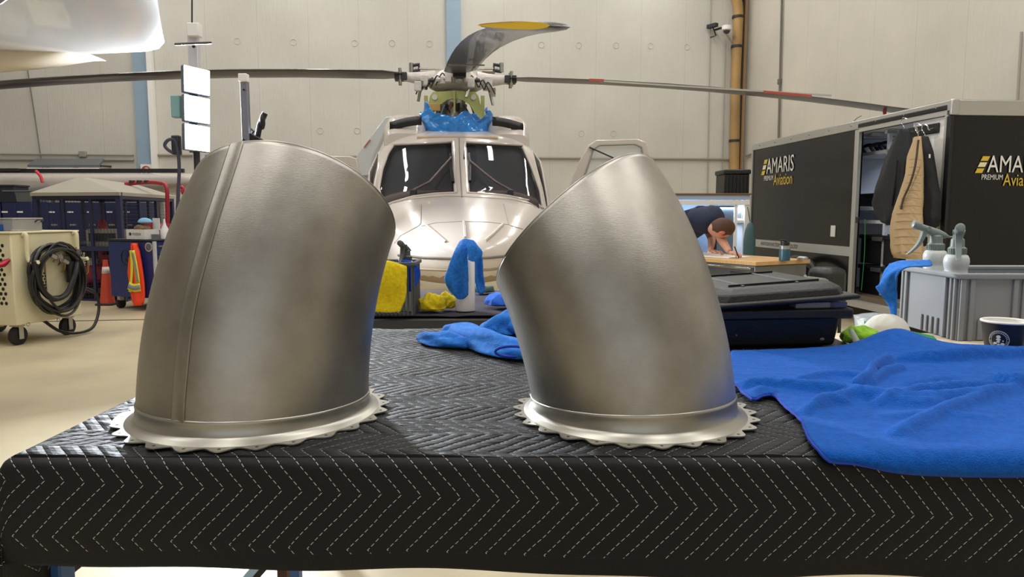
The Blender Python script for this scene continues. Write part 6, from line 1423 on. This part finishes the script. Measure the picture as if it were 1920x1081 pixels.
# things on the cabinet
def oncabtop(px,y,name,label,cat,grp=None):
    l=oncab(px,440); return thing(name,label,cat,tc_.matrix_basis@Vector((l.x,y,zt2+.026)),yw,grp)
t=oncabtop(254,.15,'cardboard_box','open white cardboard box with small blue logo on the blue tool cabinet','box'); ww=44*q0.y/F
cbx=M('box_white','d9d9d6',.6)
for d_,p_ in (((ww,.01,.13),(0,-.12,.065)),((ww,.01,.13),(0,.12,.065)),((.01,.24,.13),(-ww/2,0,.065)),((.01,.24,.13),(ww/2,0,.065)),((ww,.24,.01),(0,0,.006))): MB().box(p_,d_).build('box_panel',cbx,t,local=True)
MB().box((ww/2-.02,.1,.2),(.12,.01,.16)).build('box_flap',cbx,t,local=True)
text('MCKESSON',M('logo_navy','23345e',.5),t,tc_.matrix_basis@(Vector((oncab(254,440).x-.05,.15-.127,zt2+.026+.05))),rotz((1,0,0),yw),(0,0,1),.15,.035,'box_lettering'); MB().cyl((-.09,-.128,.068),(-.09,-.126,.068),.022).build('box_emblem',M('logo_navy','2',.5),t,local=True)
o=crumple('brown_paper',tc_.matrix_basis@Vector((oncab(254,440).x,.15,zt2+.14)),(.11,.08,.07),M('kraft','8f7355',.8,var=.3,vscale=15),51,amp=.2); tag(o,'crumpled brown paper sticking out of the white box','paper')
o=crumple('fabric_hat',tc_.matrix_basis@Vector((oncab(258,440).x,.17,zt2+.235)),(.10,.08,.06),M('cap_blue','7fb4d8',.7),52,amp=.06); tag(o,'pale blue fabric hat lying on top of the brown paper','hat')
t=oncabtop(296,.25,'wash_bottle','white conical wash bottle at the right end of the blue cabinet','bottle'); MB().lathe([(0,0),(.055,0),(.058,.01),(.055,.12),(.02,.19),(.018,.21),(.01,.26),(0,.27)],n=20).build('bottle',M('white_bottle','e',.4),t,local=True)
t=oncabtop(281,.2,'grease_tin','low grey tin between the white box and the wash bottle','tin'); MB().lathe([(0,0),(.07,0),(.07,.05),(.073,.055),(.073,.065),(0,.066)],n=22).build('tin',M('tin_grey','8b8f94',.35,metal=.5),t,local=True)
t=oncabtop(303,.45,'small_canister','small dark canister behind the wash bottle','canister'); MB().lathe([(0,0),(.04,0),(.04,.08),(0,.085)],n=18).build('canister',dark,t,local=True)
# ================================================================ MESH CAGE WITH TARP
g0=PZ(78,578,0); g0=Vector((P(76,500,10.9).x,10.9,0)); g1=Vector((P(230,500,10.6).x,10.6,0)); g2=Vector((P(327,500,12.9).x,12.9,0)); g3=g0+(g2-g1)
ztc=P(230,360,10.6).z; zbc=P(230,571,10.6).z
cg=thing('mesh_cage_trolley','navy steel mesh cage on a low frame with a beige tarp roof','cage',((g0.x+g2.x)/2,(g0.y+g2.y)/2,0)); cn=M('cage_navy','20264a',.45)
for p in (g0,g1,g2,g3): MB().bar((p.x,p.y,.0),(p.x,p.y,ztc),.07).build('post',cn,cg)
for a,b in ((g0,g1),(g1,g2),(g2,g3),(g3,g0)):
    for z in (zbc+.04,(ztc+zbc)/2,ztc-.05): MB().bar(a+Vector((0,0,z)),b+Vector((0,0,z)),.06,.10 if z>1 else .07).build('rail',cn,cg)
    m=a.lerp(b,.5); 
    for f_ in (.33,.66): m=a.lerp(b,f_); MB().bar(m+Vector((0,0,zbc)),m+Vector((0,0,ztc)),.04).build('mullion',cn,cg)
wire=M('mesh_wire','2a2d46',.5)
for a,b in ((g0,g1),(g1,g2)):
    mb=MB(); Lx=(b-a).length; nx=int(Lx/.055)
    for k in range(1,nx): p=a.lerp(b,k/nx); mb.bar(p+Vector((0,0,zbc)),p+Vector((0,0,ztc)),.004)
    nz_=int((ztc-zbc)/.055)
    for k in range(1,nz_): z=zbc+(ztc-zbc)*k/nz_; mb.bar(a+Vector((0,0,z)),b+Vector((0,0,z)),.004)
    mb.build('wire_panel',wire,cg,smooth=False)
ap=P(150,331,11.6); tar=MB(); ctr=(g0+g1+g2+g3)/4; ridge0=Vector((ap.x,11.6,ap.z)); ridge1=ridge0.lerp(g2+Vector((0,0,ztc+.12)),.6)
tv=[p+(p-ctr).normalized()*.08+Vector((0,0,ztc)) for p in (g0,g1,g2,g3)]
tar.add(tv+[ridge0,ridge1]+[v-Vector((0,0,.05)) for v in tv],[(0,1,4),(1,2,5,4),(2,3,5),(3,0,4,5),(0,6,7,1),(1,7,8,2),(2,8,9,3),(3,9,6,0)])
tar.build('tarp_roof',M('tarp_beige','9d978a',.7,bump=.3,bscale=6),cg,solid=.01,smooth=False)
MB().bar(g0+Vector((0,0,(ztc+zbc)/2+.0)),g0.lerp(g1,.15)+Vector((0,0,zbc)),.02).build('strap',M('strap_grey','8c8fa0',.6),cg)
for k in range(3):
    p=g0.lerp(g2,.2+.3*k)
MB().hexa([Vector((p.x,p.y,.12)) for p in (g0,g1,g2,g3)]+[Vector((p.x,p.y,.20)) for p in (g0,g1,g2,g3)]).build('deck',black,cg)
for p in (g0,g1,g2,g3): 
    c=p.lerp(ctr,.08); MB().tube([Vector((c.x-.03,c.y,.06)),Vector((c.x+.03,c.y,.06))],.06,14).build('caster',rubber,cg)
zm=(ztc+zbc)/2
MB().hexa([p.lerp(ctr,.03)+Vector((0,0,zm-.03)) for p in (g0,g1,g2,g3)]+[p.lerp(ctr,.03)+Vector((0,0,zm)) for p in (g0,g1,g2,g3)]).build('middle_shelf',dark,cg)
crim=M('crimson_enamel','8d1f38',.4)
def incage(fx,fy,z,name,label,cat,kind,d,mat,grp=None):
    p=g0+(g1-g0)*fx+(g3-g0)*fy; t=thing(name,label,cat,(p.x,p.y,z),0,grp)
    if kind=='cyl': MB().lathe([(0,0),(d[0],0),(d[0],d[1]*.85),(d[0]*.5,d[1]),(0,d[1])],n=20).build('body',mat,t,local=True)
    elif kind=='hc': MB().tube([Vector((-d[1]/2,0,d[0])),Vector((-d[1]*.45,0,d[0])),Vector((d[1]*.45,0,d[0])),Vector((d[1]/2,0,d[0]))],[d[0]*.5,d[0],d[0],d[0]*.5],20).build('body',mat,t,local=True)
    else: MB().box((0,0,d[2]/2),d).build('body',mat,t,local=True,bevel=.02)
    return t
t=incage(.72,.12,.21,'red_compressor','crimson compressor tank on the lower deck of the mesh cage','compressor','hc',(.17,.62),crim); MB().cyl((-.2,0,.3),(-.2,0,.42),.09).build('motor',M('motor_white','b9b3ae',.5),t,local=True); MB().box((.12,0,.42),(.3,.2,.14)).build('pump_block',crim,t,local=True,bevel=.02)
t=incage(.75,.12,zm+.005,'grey_console','beige grey control console on the cage\'s upper shelf','console','box',(.5,.3,.28),M('console_grey','8d8a80',.5)); MB().box((0,-.155,.16),(.4,.01,.12)).build('screen',dark,t,local=True)
incage(.55,.3,.21,'gas_cylinder','upright red cylinder left of the console in the cage','cylinder','cyl',(.08,1.0),M('cyl_red','b3283a',.4))
incage(.3,.45,.21,'dark_crate','dark crate low at the left end of the cage','crate','box',(.6,.4,.5),M('crate_navy','1d2233',.5))
incage(1.1,.45,zm+.005,'red_tank','crimson rounded tank on the upper shelf at the right of the cage','tank','hc',(.18,.5),crim)
incage(1.28,.75,zm+.005,'yellow_jug','yellow jug at the far right of the cage shelf','jug','cyl',(.08,.34),M('jug_yellow','c9b92e',.5))
incage(.9,.3,.21,'black_case','black case on the lower deck at the cage\'s right corner','case','box',(.5,.5,.5),black)
incage(.25,.15,zm+.005,'tube_roll','long grey tube lying on the upper shelf of the cage','tube','hc',(.05,.8),M('tube_grey','5f6678',.4))
# red pipe loop behind
t=thing('fire_hose_pipe','red pipework arching behind the mesh cage','pipe',(P(314,345,11.8).x,11.8,0)); MB().tube(smoothpts([P(235,345,11.9),P(270,342,11.9),P(300,343,11.85),P(312,352,11.8),P(314,400,11.8),P(314,545,11.8)],6),.032,10).build('pipe_run',redp,t)
MB().tube(smoothpts([P(335,547,11.8),P(334,360,11.8),P(338,350,11.8),P(346,356,11.8),P(346,366,11.8)],5),.03,10).build('standpipe',redp,t); MB().cyl(P(343,362,11.75),P(350,358,11.75),.06).build('valve_body',redp,t)
for px in (248,262,276): MB().cyl(P(px,343,11.9),P(px,338,11.9),.05,n=8).build('pipe_clamp',dark,t)
# blue lockers at the back left
for k,(a,b,l) in enumerate(((-120,0,'mostly cut off by the frame edge'),(2,60,'second from the left edge'),(61,120,'right of the second, behind the cage corner'),(121,195,'behind the middle of the cage'),(196,262,'farthest right, behind the cage'))):
    p=P(a,380,13.6); q=P(b,380,13.6); zt3=P(a,379,13.6).z; t=thing('blue_locker','low navy blue locker along the back, %s'%l,'locker',((p.x+q.x)/2,13.9,0),0,'navy lockers along the back'); w_=q.x-p.x-.01
    MB().box((0,0,zt3/2),(w_,.6,zt3)).build('cabinet_body',navy,t,local=True,bevel=.01)
    for s_ in (-1,1):
        d=MB().box((s_*w_/4,-.305,zt3/2),(w_/2-.03,.012,zt3-.08)).build('door',navy,t,local=True,bevel=.004); MB().box((s_*w_/4-.08,-.316,zt3-.18),(.11,.006,.03)).build('name_tag',white,d,local=True); MB().box((s_*w_/4-.04,-.318,zt3-.42),(.12,.02,.03)).build('handle',steel,d,local=True)
p=P(45,370,13.7); t=thing('grey_bin','grey plastic bin standing on the second blue locker','bin',(p.x,13.8,P(61,379,13.6).z+.001)); MB().hexa(tapered(-.30,.30,-.2,.2,0,.2,.03,.03)).build('bin_body',M('bin_slate','5f6468',.5),t,local=True,bevel=.01); MB().box((0,0,.21),(.66,.44,.03)).build('rim',M('bin_slate','5',.5),t,local=True,bevel=.008)
p=P(8,370,13.7); t=thing('dark_crate','dark navy crate on the leftmost visible locker','crate',(p.x,13.8,P(61,379,13.6).z+.001)); MB().box((0,0,.15),(.55,.4,.30)).build('body',M('crate_navy','1',.4),t,local=True,bevel=.01); MB().box((0,0,.31),(.58,.43,.03)).build('lid',dark,t,local=True)
